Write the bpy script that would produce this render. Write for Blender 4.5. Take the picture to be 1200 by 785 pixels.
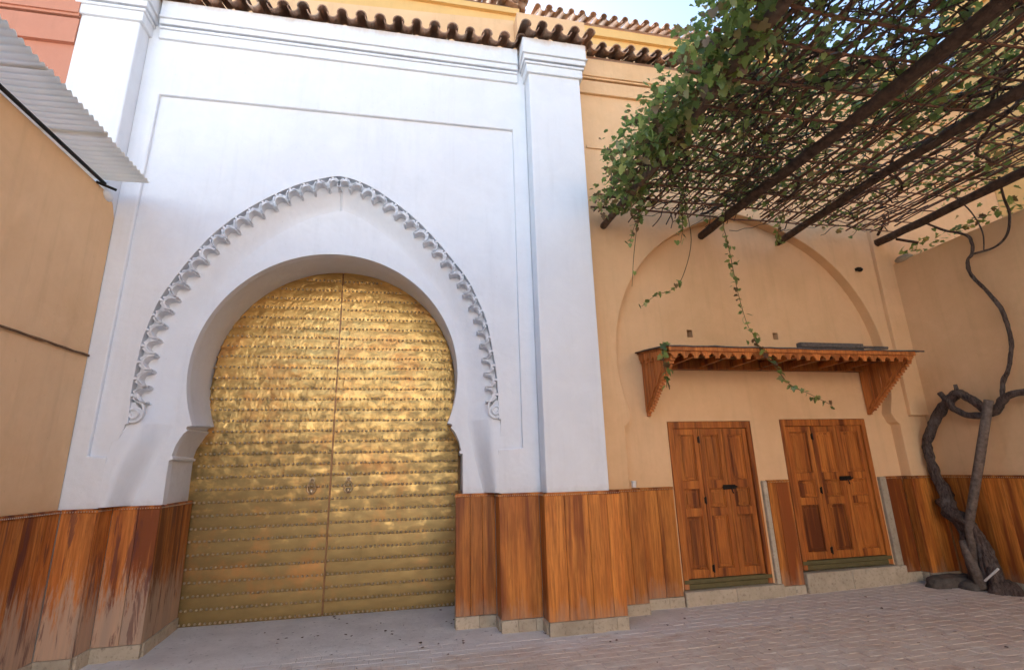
import bpy, bmesh, math, random
from mathutils import Vector, Matrix, noise
from mathutils.geometry import tessellate_polygon
for o in list(bpy.data.objects): bpy.data.objects.remove(o)
S = bpy.context.scene
COL = S.collection
rnd = random.Random(7)
PI = math.pi
# ------------------------------------------------------------------ camera, sky, sun, exposure
cam = bpy.data.objects.new('camera', bpy.data.cameras.new('camera')); COL.objects.link(cam)
cam.data.lens = 17.7315; cam.data.sensor_width = 36; cam.data.sensor_fit = 'HORIZONTAL'
cam.data.clip_start = 0.05; cam.data.clip_end = 500
R_ = Vector((0.97999638, -0.19715401, -0.02715503)); U_ = Vector((-0.0250068, -0.25735294, 0.96599385)); F_ = Vector((0.19743799, 0.94599142, 0.25713514))
M = Matrix((R_, U_, -F_)).transposed().to_4x4(); M.translation = Vector((0, 0, 1.6))
cam.matrix_world = M
S.camera = cam
SUN_EL, SUN_AZ = math.radians(26.5), math.radians(-14)      # azimuth from +Y towards +X: behind the gate, to its left
w = bpy.data.worlds.new('World'); S.world = w; w.use_nodes = True
nt = w.node_tree; nt.nodes.clear()
sky = nt.nodes.new('ShaderNodeTexSky'); sky.sky_type = 'NISHITA'; sky.sun_disc = False
sky.sun_elevation = SUN_EL; sky.sun_rotation = SUN_AZ; sky.air_density = 1.0; sky.dust_density = 1.3; sky.ozone_density = 1.0
bg = nt.nodes.new('ShaderNodeBackground'); bg.inputs['Strength'].default_value = 0.12
wo = nt.nodes.new('ShaderNodeOutputWorld')
nt.links.new(sky.outputs[0], bg.inputs[0]); nt.links.new(bg.outputs[0], wo.inputs[0])
sl = bpy.data.lights.new('sun', 'SUN'); sl.energy = 5.0; sl.angle = math.radians(0.5); sl.color = (1, 0.95, 0.88)
so = bpy.data.objects.new('sun', sl); COL.objects.link(so)
d = Vector((math.sin(SUN_AZ) * math.cos(SUN_EL), math.cos(SUN_AZ) * math.cos(SUN_EL), math.sin(SUN_EL)))
so.rotation_euler = d.to_track_quat('Z', 'Y').to_euler(); so.location = d * 40
S.view_settings.view_transform = 'Standard'; S.view_settings.look = 'None'
S.view_settings.exposure = 2.0; S.view_settings.gamma = 1.0; S.view_settings.use_curve_mapping = False

# ------------------------------------------------------------------ helpers
ORG = {}
def link(o, name, parent, M=None):
    COL.objects.link(o)
    po = ORG.get(parent.name, Vector()) if parent else Vector()
    if parent: o.parent = parent
    if M is None: M = Matrix.Translation(po)
    o.matrix_basis = Matrix.Translation(-po) @ M
    ORG[o.name] = M.translation.copy()
    return o
def tag(o, label, cat, group=None):
    o['label'] = label; o['category'] = cat
    if group: o['group'] = group
    return o
def thing(name, label, cat, loc, group=None):
    o = bpy.data.objects.new(name, None); o.empty_display_size = .2
    link(o, name, None, Matrix.Translation(Vector(loc)))
    return tag(o, label, cat, group)
class MB:
    def __init__(s): s.v = []; s.f = []
    def add(s, v, f):
        b = len(s.v); s.v += [tuple(p) for p in v]; s.f += [tuple(i + b for i in q) for q in f]; return s
    def box(s, x0, x1, y0, y1, z0, z1):
        return s.add([(x0,y0,z0),(x1,y0,z0),(x1,y1,z0),(x0,y1,z0),(x0,y0,z1),(x1,y0,z1),(x1,y1,z1),(x0,y1,z1)],
                     [(0,3,2,1),(4,5,6,7),(0,1,5,4),(1,2,6,5),(2,3,7,6),(3,0,4,7)])
    def quadbox(s, a, b, z0, z1, th):
        """upright board between plan points a and b, thickness th to the left of a->b"""
        a = Vector((a[0], a[1])); b = Vector((b[0], b[1])); t = (b - a).normalized(); n = Vector((-t.y, t.x)) * th
        P = [a, b, b + n, a + n]
        return s.add([(p.x, p.y, z0) for p in P] + [(p.x, p.y, z1) for p in P], [(0,3,2,1),(4,5,6,7),(0,1,5,4),(1,2,6,5),(2,3,7,6),(3,0,4,7)])
    def prism(s, loops, y0, y1, plane='xz', caps=True):
        """loops: outer then holes, points (a,b); extruded along the third axis between y0 and y1"""
        def P(a, b, c): return (a, c, b) if plane == 'xz' else ((c, a, b) if plane == 'yz' else (a, b, c))
        pts = [p for L in loops for p in L]; n = len(pts)
        v = [P(a, b, y0) for a, b in pts] + [P(a, b, y1) for a, b in pts]; f = []
        if caps:
            for t in tessellate_polygon([[Vector((a, b, 0)) for a, b in L] for L in loops]):
                f.append(tuple(t)); f.append(tuple(i + n for i in reversed(t)))
        k = 0
        for L in loops:
            m = len(L)
            for i in range(m):
                a, b = k + i, k + (i + 1) % m; f.append((a, b, b + n, a + n))
            k += m
        return s.add(v, f)
    def tube(s, pts, rad, seg=8, wob=0.0, seed=0, cap=True):
        pts = [Vector(p) for p in pts]; n = len(pts)
        if not hasattr(rad, '__len__'): rad = [rad] * n
        v = []; f = []; ref = Vector((0.123, 0.456, 0.88)).normalized(); prev = None
        for i, p in enumerate(pts):
            t = (pts[min(i + 1, n - 1)] - pts[max(i - 1, 0)]).normalized()
            if prev is None: x = t.cross(ref).normalized()
            else: x = (prev - t * prev.dot(t)).normalized()
            prev = x; y = t.cross(x)
            for k in range(seg):
                a = 2 * PI * k / seg; r = rad[i]
                if wob: r *= 1 + wob * noise.noise(Vector((k * 1.7 + seed * 9.1, p.x * 7 + p.y * 7, p.z * 7 + seed))) + (.35 * noise.noise(Vector((k * 2.3 + seed, p.y * 19, p.z * 19))) + .30 * max(0, noise.noise(Vector((k * .35 + seed, p.y * 5, p.z * 5)))) if wob >= .35 else 0)
                v.append(p + (x * math.cos(a) + y * math.sin(a)) * r)
        for i in range(n - 1):
            for k in range(seg):
                a = i * seg + k; b = i * seg + (k + 1) % seg; f.append((a, b, b + seg, a + seg))
        if cap: f.append(tuple(reversed(range(seg)))); f.append(tuple(range((n - 1) * seg, n * seg)))
        return s.add(v, f)
    def sphere(s, c, r, seg=8, rings=5, sc=(1,1,1)):
        v = []; f = []
        for i in range(rings + 1):
            a = PI * i / rings
            for k in range(seg):
                b = 2 * PI * k / seg
                v.append((c[0] + sc[0]*r*math.sin(a)*math.cos(b), c[1] + sc[1]*r*math.sin(a)*math.sin(b), c[2] + sc[2]*r*math.cos(a)))
        for i in range(rings):
            for k in range(seg):
                q = [i*seg+k, i*seg+(k+1)%seg, (i+1)*seg+(k+1)%seg, (i+1)*seg+k]
                f.append(tuple(q))
        return s.add(v, f)
    def data(s, name, mat, smooth=False, bevel=0, org=Vector(), merge=True):
        me = bpy.data.meshes.new(name)
        me.from_pydata([(a - org.x, b - org.y, c - org.z) for a, b, c in s.v], [], s.f)
        if merge or bevel:
            bm = bmesh.new(); bm.from_mesh(me)
            if merge: bmesh.ops.remove_doubles(bm, verts=bm.verts, dist=1e-5); bmesh.ops.recalc_face_normals(bm, faces=bm.faces)
            if bevel:
                es = [e for e in bm.edges if len(e.link_faces) == 2 and e.calc_face_angle(0) > .6]
                bmesh.ops.bevel(bm, geom=es, offset=bevel, segments=1, affect='EDGES', clamp_overlap=True)
            bm.to_mesh(me); bm.free()
        me.materials.append(mat)
        if smooth:
            for p in me.polygons: p.use_smooth = True
            if smooth != 2: me.set_sharp_from_angle(angle=math.radians(40))
        return me
    def build(s, name, mat, parent=None, smooth=False, bevel=0, org=None, **k):
        if org is None: org = ORG[parent.name] if parent else Vector()
        org = Vector(org)
        o = bpy.data.objects.new(name, s.data(name, mat, smooth, bevel, org, **k))
        return link(o, name, parent, Matrix.Translation(org))
def inst(name, me, parent, M):
    return link(bpy.data.objects.new(name, me), name, parent, M)
def bevmod(o, wd=.01, seg=2):
    m = o.modifiers.new('bevel', 'BEVEL'); m.width = wd; m.segments = seg; m.limit_method = 'ANGLE'; m.angle_limit = .7
def stuff(o): o['kind'] = 'stuff'; return o
def struct(o): o['kind'] = 'structure'; return o

# ------------------------------------------------------------------ materials
def mat(name, build):
    m = bpy.data.materials.new(name); m.use_nodes = True; t = m.node_tree; t.nodes.clear()
    out = t.nodes.new('ShaderNodeOutputMaterial'); b = t.nodes.new('ShaderNodeBsdfPrincipled')
    t.links.new(b.outputs[0], out.inputs[0])
    class K: pass
    k = K(); k.t = t; k.b = b; k.out = out; k.n = t.nodes.new
    def L(a, c): t.links.new(a, c)
    k.L = L
    tc = t.nodes.new('ShaderNodeNewGeometry'); k.pos = tc.outputs['Position']; k.geo = tc
    oi = t.nodes.new('ShaderNodeObjectInfo'); k.rand = oi.outputs['Random']
    def mapping(scale, loc=None, src=None):
        q = t.nodes.new('ShaderNodeMapping'); q.inputs['Scale'].default_value = scale; L(src or k.pos, q.inputs['Vector'])
        if loc is not None: L(loc, q.inputs['Location'])
        return q.outputs[0]
    k.mapping = mapping
    def nz(scale, vec=None, detail=4, rough=.55, dist=0):
        q = t.nodes.new('ShaderNodeTexNoise'); q.inputs['Scale'].default_value = scale; q.inputs['Detail'].default_value = detail
        q.inputs['Roughness'].default_value = rough; q.inputs['Distortion'].default_value = dist
        L(vec or k.pos, q.inputs['Vector']); return q.outputs['Fac']
    k.nz = nz
    def ramp(fac, stops, interp='LINEAR'):
        q = t.nodes.new('ShaderNodeValToRGB'); q.color_ramp.interpolation = interp; e = q.color_ramp.elements
        while len(e) < len(stops): e.new(.5)
        for i, (p, c) in enumerate(stops):
            e[i].position = p; e[i].color = (c, c, c, 1) if not hasattr(c, '__len__') else (*c, 1)
        L(fac, q.inputs[0]); return q.outputs[0]
    k.ramp = ramp
    def mix(f, a, c, mode='MIX'):
        q = t.nodes.new('ShaderNodeMix'); q.data_type = 'RGBA'; q.blend_type = mode; q.clamp_factor = True
        for s_, x in ((q.inputs[0], f), (q.inputs[6], a), (q.inputs[7], c)):
            if hasattr(x, 'default_value') or hasattr(x, 'is_linked'): L(x, s_)
            elif hasattr(x, '__len__'): s_.default_value = (*x, 1)
            else: s_.default_value = x if s_.type == 'VALUE' else (x, x, x, 1)
        return q.outputs[2]
    k.mix = mix
    def math_(op, a, c=0.0, clamp=False):
        q = t.nodes.new('ShaderNodeMath'); q.operation = op; q.use_clamp = clamp
        for s_, x in ((q.inputs[0], a), (q.inputs[1], c)):
            if hasattr(x, 'is_linked'): L(x, s_)
            else: s_.default_value = x
        return q.outputs[0]
    k.math = math_
    def xyz():
        q = t.nodes.new('ShaderNodeSeparateXYZ'); L(k.pos, q.inputs[0]); return q.outputs
    k.xyz = xyz
    def bump(h, dist=.01, strength=1.0, prev=None):
        q = t.nodes.new('ShaderNodeBump'); q.inputs['Distance'].default_value = dist; q.inputs['Strength'].default_value = strength
        L(h, q.inputs['Height'])
        if prev is not None: L(prev, q.inputs['Normal'])
        L(q.outputs[0], b.inputs['Normal']); return q.outputs[0]
    k.bump = bump
    b.inputs['Roughness'].default_value = .85; b.inputs['Specular IOR Level'].default_value = .25
    build(k)
    return m
def plaster(c, c2, spots=.0, rough=.9, wav=.012):
    def f(k):
        a = k.nz(.9, detail=6, rough=.6); a = k.ramp(a, [(.3, 0), (.72, 1)])
        col = k.mix(a, c, c2)
        st = k.nz(1.0, k.mapping((9, 9, .6)), detail=5, rough=.65)
        col = k.mix(k.math('MULTIPLY', k.ramp(st, [(.52, 0), (.75, 1)]), .28 + spots), col, tuple(x * .72 for x in c2))
        p2 = k.ramp(k.nz(3.1, detail=7, rough=.7, dist=.6), [(.42, 0), (.66, 1)])
        col = k.mix(k.math('MULTIPLY', p2, .30), col, tuple(min(1, x * 1.10) for x in c))
        sp = k.ramp(k.nz(26, detail=3, rough=.6), [(.70, 0), (.74, 1)])
        col = k.mix(k.math('MULTIPLY', sp, .22), col, tuple(x * .6 for x in c2))
        fine = k.nz(60, detail=3)
        col = k.mix(k.math('MULTIPLY', fine, .10), col, tuple(x * .8 for x in c))
        if c[2] > .7:     # brown run-off under the tiles, splashed dust near the ledge
            z = k.xyz()[2]
            t1 = k.ramp(k.math('ADD', k.math('MULTIPLY', k.math('SUBTRACT', z, 7.17), 5.0), k.math('MULTIPLY', k.nz(5, k.mapping((1, 1, .25)), 5, .65), 1.3)), [(.35, 0), (1.0, .75)])
            col = k.mix(k.math('MULTIPLY', t1, k.math('LESS_THAN', z, 7.21)), col, (.52, .38, .28))
            t2 = k.ramp(k.math('ADD', k.math('MULTIPLY', k.math('SUBTRACT', 1.42, z), 4.0), k.nz(8, detail=5, rough=.7)), [(.55, 0), (.95, .5)])
            col = k.mix(t2, col, (.56, .54, .52))
        k.L(col, k.b.inputs['Base Color']); k.b.inputs['Roughness'].default_value = rough
        n1 = k.bump(k.nz(2.2, detail=3), wav * 2.2, .8)
        n2 = k.bump(k.nz(14, detail=5, rough=.6), wav * .3, .6, n1)
        k.bump(k.nz(140, detail=3), .0012, .7, n2)
    return f
M_white = mat('white_limewash', plaster((.755, .785, .82), (.70, .73, .77), -.10, wav=.014))
M_tan = mat('ochre_plaster', plaster((.79, .525, .30), (.69, .44, .235), -.02, wav=.016))
M_yellow = mat('yellow_ochre_plaster', plaster((.78, .50, .20), (.74, .46, .18), -.1))
M_tanleft = mat('left_ochre_plaster', plaster((.78, .52, .30), (.69, .44, .235), -.02, wav=.016))
M_pink = mat('salmon_plaster', plaster((.55, .25, .165), (.50, .22, .145), -.05))
def wood(c_l, c_m, c_d, bleach=0.0, gloss=.42, sc=1.0):
    def f(k):
        off = k.n('ShaderNodeCombineXYZ'); k.L(k.math('MULTIPLY', k.rand, 37.0), off.inputs[0]); k.L(k.math('MULTIPLY', k.rand, 11.0), off.inputs[2])
        v = k.mapping((1, 1, .06 / sc), off.outputs[0])
        g1 = k.nz(9.5 * sc, v, 6, .66, .15); g2 = k.nz(48 * sc, v, 5, .65, .4); g3 = k.nz(5.5 * sc, v, 5, .6, .15)
        col = k.mix(k.ramp(g1, [(.36, 0), (.62, 1)]), c_l, c_m)
        col = k.mix(k.ramp(g3, [(.51, 0), (.61, .9)]), col, c_d)
        col = k.mix(k.math('MULTIPLY', k.ramp(g2, [(.42, 0), (.64, 1)]), .6), col, tuple(x * .42 for x in c_m))
        hs = k.n('ShaderNodeHueSaturation'); k.L(col, hs.inputs['Color'])
        k.L(k.math('ADD', k.math('MULTIPLY', k.rand, .45), .78), hs.inputs['Value']); col = hs.outputs[0]
        if bleach:
            z = k.xyz()[2]
            v2 = k.mapping((1, 1, .13))
            s1 = k.nz(24, v2, 7, .78, .2)
            h = k.math('ADD', k.math('MULTIPLY', z, -1.25 / bleach), k.math('MULTIPLY', s1, 2.1))
            fac = k.ramp(k.math('ADD', h, -.02), [(.22, 0), (.55, 1)])
            col = k.mix(k.math('MULTIPLY', fac, .72), col, (.50, .39, .29))
            pur = k.ramp(k.nz(13, v2, 5, .65, .4), [(.55, 0), (.61, 1)])
            col = k.mix(k.math('MULTIPLY', pur, .65), col, (.10, .035, .035))
        else:
            z = k.xyz()[2]; s1 = k.nz(9, k.mapping((1, 1, .3)), 5, .7)
            h = k.math('ADD', k.math('MULTIPLY', z, -2.2), k.math('MULTIPLY', s1, 1.5))
            col = k.mix(k.math('MULTIPLY', k.ramp(h, [(.1, 0), (.6, 1)]), .5), col, (.40, .28, .20))
        k.L(col, k.b.inputs['Base Color']); k.L(k.ramp(g2, [(.2, gloss - .06), (.8, gloss + .2)]), k.b.inputs['Roughness'])
        k.b.inputs['Specular IOR Level'].default_value = .35
        k.bump(g2, .0022, .8, k.bump(g1, .004, .5))
    return f
M_wood = mat('orange_cedar', wood((.64, .24, .045), (.47, .145, .024), (.19, .042, .011)))
M_woodL = mat('weathered_cedar', wood((.60, .22, .05), (.44, .135, .028), (.15, .035, .012), bleach=1.15, gloss=.5))
M_woodD = mat('door_cedar', wood((.50, .175, .034), (.35, .10, .02), (.10, .022, .008), sc=1.2))
M_woodC = mat('canopy_cedar', wood((.60, .22, .06), (.50, .16, .04), (.30, .09, .022), sc=1.6))
def f_stone(k):
    col = k.mix(k.ramp(k.nz(7, detail=6, rough=.65), [(.3, 0), (.7, 1)]), (.52, .45, .34), (.40, .335, .245))
    col = k.mix(k.ramp(k.nz(28, detail=5, rough=.7), [(.55, 0), (.75, 1)]), col, (.22, .18, .14))
    hs = k.n('ShaderNodeHueSaturation'); k.L(col, hs.inputs['Color']); k.L(k.math('ADD', k.math('MULTIPLY', k.rand, .35), .82), hs.inputs['Value'])
    k.L(hs.outputs[0], k.b.inputs['Base Color']); k.b.inputs['Roughness'].default_value = .7
    k.bump(k.nz(40, detail=6, rough=.7), .004, .7)
M_stone = mat('beige_limestone', f_stone)
M_step = mat('worn_step', simple((.42, .35, .29), .85, 0, sc=9, bd=.006, c2=(.30, .25, .21)) if False else f_stone)
def f_cement(k):
    n = k.nz(3, detail=7, rough=.7)
    col = k.mix(k.ramp(n, [(.3, 0), (.7, 1)]), (.70, .67, .63), (.54, .51, .48))
    col = k.mix(k.ramp(k.nz(19, detail=6, rough=.7), [(.6, 0), (.72, 1)]), col, (.16, .15, .145))
    k.L(col, k.b.inputs['Base Color']); k.b.inputs['Roughness'].default_value = .75
    k.bump(k.nz(9, k.mapping((1, 1.6, 1)), 8, .7), .012, .8)
M_cement = mat('worn_cement', f_cement)
def f_brick(k):
    isl = k.geo.outputs['Random Per Island']
    r = k.math('FRACT', k.math('ADD', k.rand, isl))
    col = k.ramp(r, [(0, (.53, .38, .29)), (.25, (.58, .46, .36)), (.5, (.54, .39, .30)), (.72, (.53, .45, .37)), (1, (.50, .39, .31))])
    col = k.mix(k.math('MULTIPLY', k.ramp(k.nz(1.6, detail=7, rough=.7), [(.30, 0), (.56, 1)]), .8), col, (.64, .56, .48))
    col = k.mix(k.math('MULTIPLY', k.ramp(k.nz(7, k.mapping((.7, 1.5, 1)), 7, .75, .5), [(.50, 0), (.62, 1)]), .6), col, (.40, .28, .22))
    col = k.mix(k.math('MULTIPLY', k.ramp(k.nz(4.3, k.mapping((.8, 1.7, 1)), 8, .78, .4), [(.54, 0), (.66, 1)]), .7), col, (.70, .65, .59))
    # cement film left near the gate
    x, y, z = k.xyz()
    g = k.math('MULTIPLY', k.math('SUBTRACT', y, 4.85), 1.9); g = k.math('ADD', g, k.math('MULTIPLY', k.math('SUBTRACT', k.nz(2.2, k.mapping((1, 2.2, 1)), 7, .72), .5), 3.4))
    side = k.ramp(k.math('MULTIPLY', x, .1), [(.28, 1), (.42, .45)])
    col = k.mix(k.math('MULTIPLY', k.ramp(g, [(.1, 0), (.75, .9)]), side), col, (.66, .63, .60))
    sp = k.nz(13, detail=6, rough=.75)
    col = k.mix(k.ramp(sp, [(.62, 0), (.7, .8)]), col, (.09, .075, .07))
    col = k.mix(k.math('MULTIPLY', k.ramp(k.nz(34, detail=4, rough=.7), [(.5, 0), (.7, 1)]), .5), col, (.60, .52, .47))
    k.L(col, k.b.inputs['Base Color']); k.b.inputs['Roughness'].default_value = .78
    k.bump(k.nz(30, detail=6, rough=.7), .008, .9)
M_brick = mat('pink_clay_paver', f_brick)
def f_ground(k):
    col = k.mix(k.ramp(k.nz(5, detail=8, rough=.7), [(.3, 0), (.7, 1)]), (.52, .43, .36), (.60, .51, .44))
    k.L(col, k.b.inputs['Base Color']); k.bump(k.nz(30, detail=6), .006, .7)
M_ground = mat('sandy_mortar', f_ground)
def f_tile(k):
    col = k.mix(k.nz(9, detail=6, rough=.65), (.46, .29, .20), (.28, .17, .12))
    col = k.mix(k.ramp(k.nz(4, detail=5), [(.5, 0), (.7, .8)]), col, (.42, .35, .28))
    hs = k.n('ShaderNodeHueSaturation'); k.L(col, hs.inputs['Color']); k.L(k.math('ADD', k.math('MULTIPLY', k.rand, .7), .65), hs.inputs['Value'])
    k.L(hs.outputs[0], k.b.inputs['Base Color']); k.b.inputs['Roughness'].default_value = .85
    k.bump(k.nz(35, detail=5, rough=.7), .006, .9)
M_tile = mat('weathered_terracotta', f_tile)
def f_brass(k):
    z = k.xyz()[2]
    n = k.nz(5.0, k.mapping((.8, 1, 2.6)), 6, .62)
    col = k.mix(k.ramp(n, [(.35, 0), (.68, 1)]), (.80, .53, .19), (.58, .38, .14))
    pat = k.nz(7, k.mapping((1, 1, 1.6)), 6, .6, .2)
    pat_dim = k.ramp(k.math('ADD', pat, k.math('MULTIPLY', k.math('SUBTRACT', 2.6, z), .18)), [(.47, 0), (.72, 1)])  # random tarnish, plus a dark tint low down standing in for dimmer reflections
    col = k.mix(k.math('MULTIPLY', pat_dim, .68), col, (.15, .12, .065))
    red = k.ramp(k.nz(2.1, detail=5, rough=.65), [(.54, 0), (.68, .6)])
    col = k.mix(red, col, (.55, .26, .09))
    hs = k.n('ShaderNodeHueSaturation'); k.L(col, hs.inputs['Color']); k.L(k.math('ADD', k.math('MULTIPLY', k.rand, .22), .88), hs.inputs['Value'])
    k.L(hs.outputs[0], k.b.inputs['Base Color']); k.b.inputs['Metallic'].default_value = 1.0
    k.L(k.ramp(pat, [(.3, .38), (.75, .62)]), k.b.inputs['Roughness'])
    vo = k.n('ShaderNodeTexVoronoi'); vo.feature = 'F1'; vo.inputs['Scale'].default_value = 13
    nn = k.n('ShaderNodeTexNoise'); nn.inputs['Scale'].default_value = 7; nn.inputs['Detail'].default_value = 4; k.L(k.pos, nn.inputs['Vector'])
    va = k.n('ShaderNodeVectorMath'); va.operation = 'MULTIPLY_ADD'; k.L(nn.outputs['Color'], va.inputs[0]); va.inputs[1].default_value = (.25, .25, .25); k.L(k.pos, va.inputs[2]); k.L(va.outputs[0], vo.inputs['Vector'])
    amp = k.ramp(k.math('MULTIPLY', z, .25), [(.30, .14), (.60, 1)])
    b1 = k.bump(k.math('MULTIPLY', vo.outputs['Distance'], amp), .010, .5)
    b2 = k.bump(k.math('MULTIPLY', k.nz(12, k.mapping((1.5, 1, .9)), 4, .5, .5), amp), .010, .5, b1)
    k.bump(k.nz(90, detail=3), .0015, .5, b2)
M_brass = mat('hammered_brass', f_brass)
def simple(c, rough=.6, metal=0, var=.25, sc=20, bd=.003, c2=None):
    def f(k):
        k.L(k.mix(k.ramp(k.nz(sc, detail=5, rough=.65), [(.35, 0), (.68, 1)]), c, c2 or tuple(x * (1 - var) for x in c)), k.b.inputs['Base Color'])
        k.b.inputs['Roughness'].default_value = rough; k.b.inputs['Metallic'].default_value = metal
        k.bump(k.nz(sc * 2, detail=5, rough=.7), bd, .8)
    return f
M_stud = mat('brass_stud', simple((.62, .50, .34), .36, .75))
M_seam = mat('copper_seam', simple((.30, .17, .09), .5, 1))
M_knock = mat('worn_brass_knocker', simple((.50, .38, .24), .42, .9))
M_iron = mat('black_iron', simple((.03, .028, .026), .5, .6))
M_darkwood = mat('rough_log', simple((.12, .082, .06), .9, 0, sc=14, bd=.02, c2=(.05, .034, .027)))
M_logR = mat('pale_log', simple((.20, .145, .11), .9, 0, sc=14, bd=.012, c2=(.10, .07, .055)))
M_cane = mat('cane', simple((.26, .14, .09), .8, 0, sc=12, bd=.003, c2=(.13, .07, .05)))
def f_bark(k):
    v = k.mapping((1.4, 1.4, .35)); n = k.nz(34, v, 6, .7, .6)
    col = k.mix(k.ramp(n, [(.35, 0), (.62, 1)]), (.045, .030, .026), (.17, .125, .105))
    col = k.mix(k.ramp(k.nz(6, detail=4), [(.55, 0), (.7, .6)]), col, (.24, .20, .18))
    k.L(col, k.b.inputs['Base Color']); k.b.inputs['Roughness'].default_value = .9; k.bump(n, .035, 1.0, k.bump(k.nz(11, v, 4), .03, .8))
M_bark = mat('vine_bark', f_bark)
M_post = mat('grey_post', simple((.22, .17, .14), .9, 0, sc=22, bd=.02, c2=(.10, .075, .06)))
M_rubble = mat('dark_rubble', simple((.15, .125, .105), .9, 0, sc=12, bd=.02, c2=(.07, .058, .05)))
M_stem = mat('green_stem', simple((.13, .10, .05), .7))
M_felt = mat('tar_felt', simple((.075, .07, .07), .8, 0, sc=30, bd=.004, c2=(.16, .14, .13)))
M_hole = mat('hole_plaster', simple((.24, .15, .09), .95))
M_olive = mat('olive_threshold', simple((.15, .125, .055), .8, sc=12))
M_cup = mat('white_plastic', simple((.75, .74, .72), .4, var=.05))
M_cable = mat('brown_cable', simple((.20, .11, .06), .8))
def f_corr(k):
    col = k.mix(k.ramp(k.nz(2, k.mapping((1, 3, 1)), 5), [(.35, 0), (.7, 1)]), (.90, .86, .78), (.92, .87, .80))
    k.L(col, k.b.inputs['Base Color']); k.b.inputs['Roughness'].default_value = .55
    tr = k.n('ShaderNodeBsdfTranslucent'); k.L(col, tr.inputs[0]); ms = k.n('ShaderNodeMixShader'); ms.inputs[0].default_value = .88
    k.L(k.b.outputs[0], ms.inputs[1]); k.L(tr.outputs[0], ms.inputs[2]); k.L(ms.outputs[0], k.out.inputs[0])
M_corr = mat('fibreglass_sheet', f_corr)
def f_leaf(k):
    isl = k.geo.outputs['Random Per Island']; r = k.math('FRACT', k.math('ADD', k.rand, isl))
    col = k.ramp(r, [(0, (.08, .15, .05)), (.34, (.15, .27, .075)), (.58, (.26, .40, .11)), (.74, (.42, .48, .17)), (.84, (.32, .22, .11)), (.92, (.12, .05, .045)), (1, (.09, .04, .04))])
    k.L(col, k.b.inputs['Base Color']); k.b.inputs['Roughness'].default_value = .36; k.b.inputs['Specular IOR Level'].default_value = .8
    tr = k.n('ShaderNodeBsdfTranslucent'); k.L(k.mix(.4, col, (.36, .42, .10)), tr.inputs[0]); ms = k.n('ShaderNodeMixShader'); ms.inputs[0].default_value = .5
    k.L(k.b.outputs[0], ms.inputs[1]); k.L(tr.outputs[0], ms.inputs[2]); k.L(ms.outputs[0], k.out.inputs[0])
M_leaf = mat('vine_leaf', f_leaf)

# ------------------------------------------------------------------ ground
def gz(x): return 0.0 if x < 2.5 else .016 * (min(x, 8) - 2.5)
g = MB(); xs = [-60, -6, -4, 0, 2.5, 8, 60]
for i in range(len(xs) - 1):
    a, b = xs[i], xs[i + 1]; g.add([(a, -60, gz(a) - .0055), (b, -60, gz(b) - .0055), (b, 60, gz(b) - .0055), (a, 60, gz(a) - .0055)], [(0, 1, 2, 3)])
pave = struct(g.build('pavement', M_ground))
BL, BW, J = .215, .108, .0035
bm_ = MB().box(-BL/2 + J/2, BL/2 - J/2, -BW/2 + J/2, BW/2 - J/2, -.02, 0); brick_me = bm_.data('paving_brick', M_brick, bevel=.003)
cells = []
row = 0; y = 2.6
while y < 6.0:
    x = -3.4 + (row % 2) * BL / 2
    while x < 7.4:
        cells.append((x, y)); x += BL
    y += BW; row += 1
def vis(x, y):       # rough view test
    p = Vector((x, y, 0)) - Vector((0, 0, 1.6)); z = p.dot(F_)
    return z > 0 and abs(p.dot(R_) / z) < 1.03 and abs(p.dot(U_) / z) < .68
near = sorted([c for c in cells if vis(*c)], key=lambda c: c[0] ** 2 + c[1] ** 2)[:290]; ns = set(near)
rest = MB()
for c in cells:
    dz = rnd.uniform(-.0016, .0016); T = Matrix.Translation((c[0], c[1], gz(c[0]) + dz)) @ Matrix.Rotation(rnd.uniform(-.012, .012), 4, 'Z') @ Matrix.Rotation(rnd.uniform(-.006, .006), 4, 'X')
    if c in ns: inst('paving_brick', brick_me, pave, T)
    else:
        x0, x1, y0, y1 = -BL/2 + J/2, BL/2 - J/2, -BW/2 + J/2, BW/2 - J/2; e = .004
        v = [T @ Vector(q) for q in [(x0,y0,-.02),(x1,y0,-.02),(x1,y1,-.02),(x0,y1,-.02),(x0,y0,-e),(x1,y0,-e),(x1,y1,-e),(x0,y1,-e),(x0+e,y0+e,0),(x1-e,y0+e,0),(x1-e,y1-e,0),(x0+e,y1-e,0)]]
        rest.add(v, [(0,1,5,4),(1,2,6,5),(2,3,7,6),(3,0,4,7),(4,5,9,8),(5,6,10,9),(6,7,11,10),(7,4,8,11),(8,9,10,11)])
stuff(rest.build('paving_brick', M_brick, pave, merge=False))
# cement apron in front of and inside the gate: an uneven sheet
ap = MB(); nx, ny = 90, 26
X0, X1 = -2.62, 3.3
for j in range(ny + 1):
    for i in range(nx + 1):
        x = X0 + (X1 - X0) * i / nx
        yl = 5.42 + .10 * noise.noise(Vector((x * 2.1, 0, 3))) + .07 * noise.noise(Vector((x * 7, 2, 3)))- .12 * math.exp(-((x - 1.9) / .9) ** 2) + .10 * max(0, x - 2.4)
        if x < -2.3: yl += .3 * (-2.3 - x)
        y = yl + (6.90 - yl) * j / ny
        t = min(1, (y - yl) / .14)
        ap.v.append((x, y, -.006 + .014 * t + .004 * noise.noise(Vector((x * 4, y * 4, 0)))))
for j in range(ny):
    for i in range(nx):
        a = j * (nx + 1) + i; ap.f.append((a, a + 1, a + nx + 2, a + nx + 1))
struct(ap.build('cement_apron', M_cement, smooth=2, merge=False))

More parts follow.
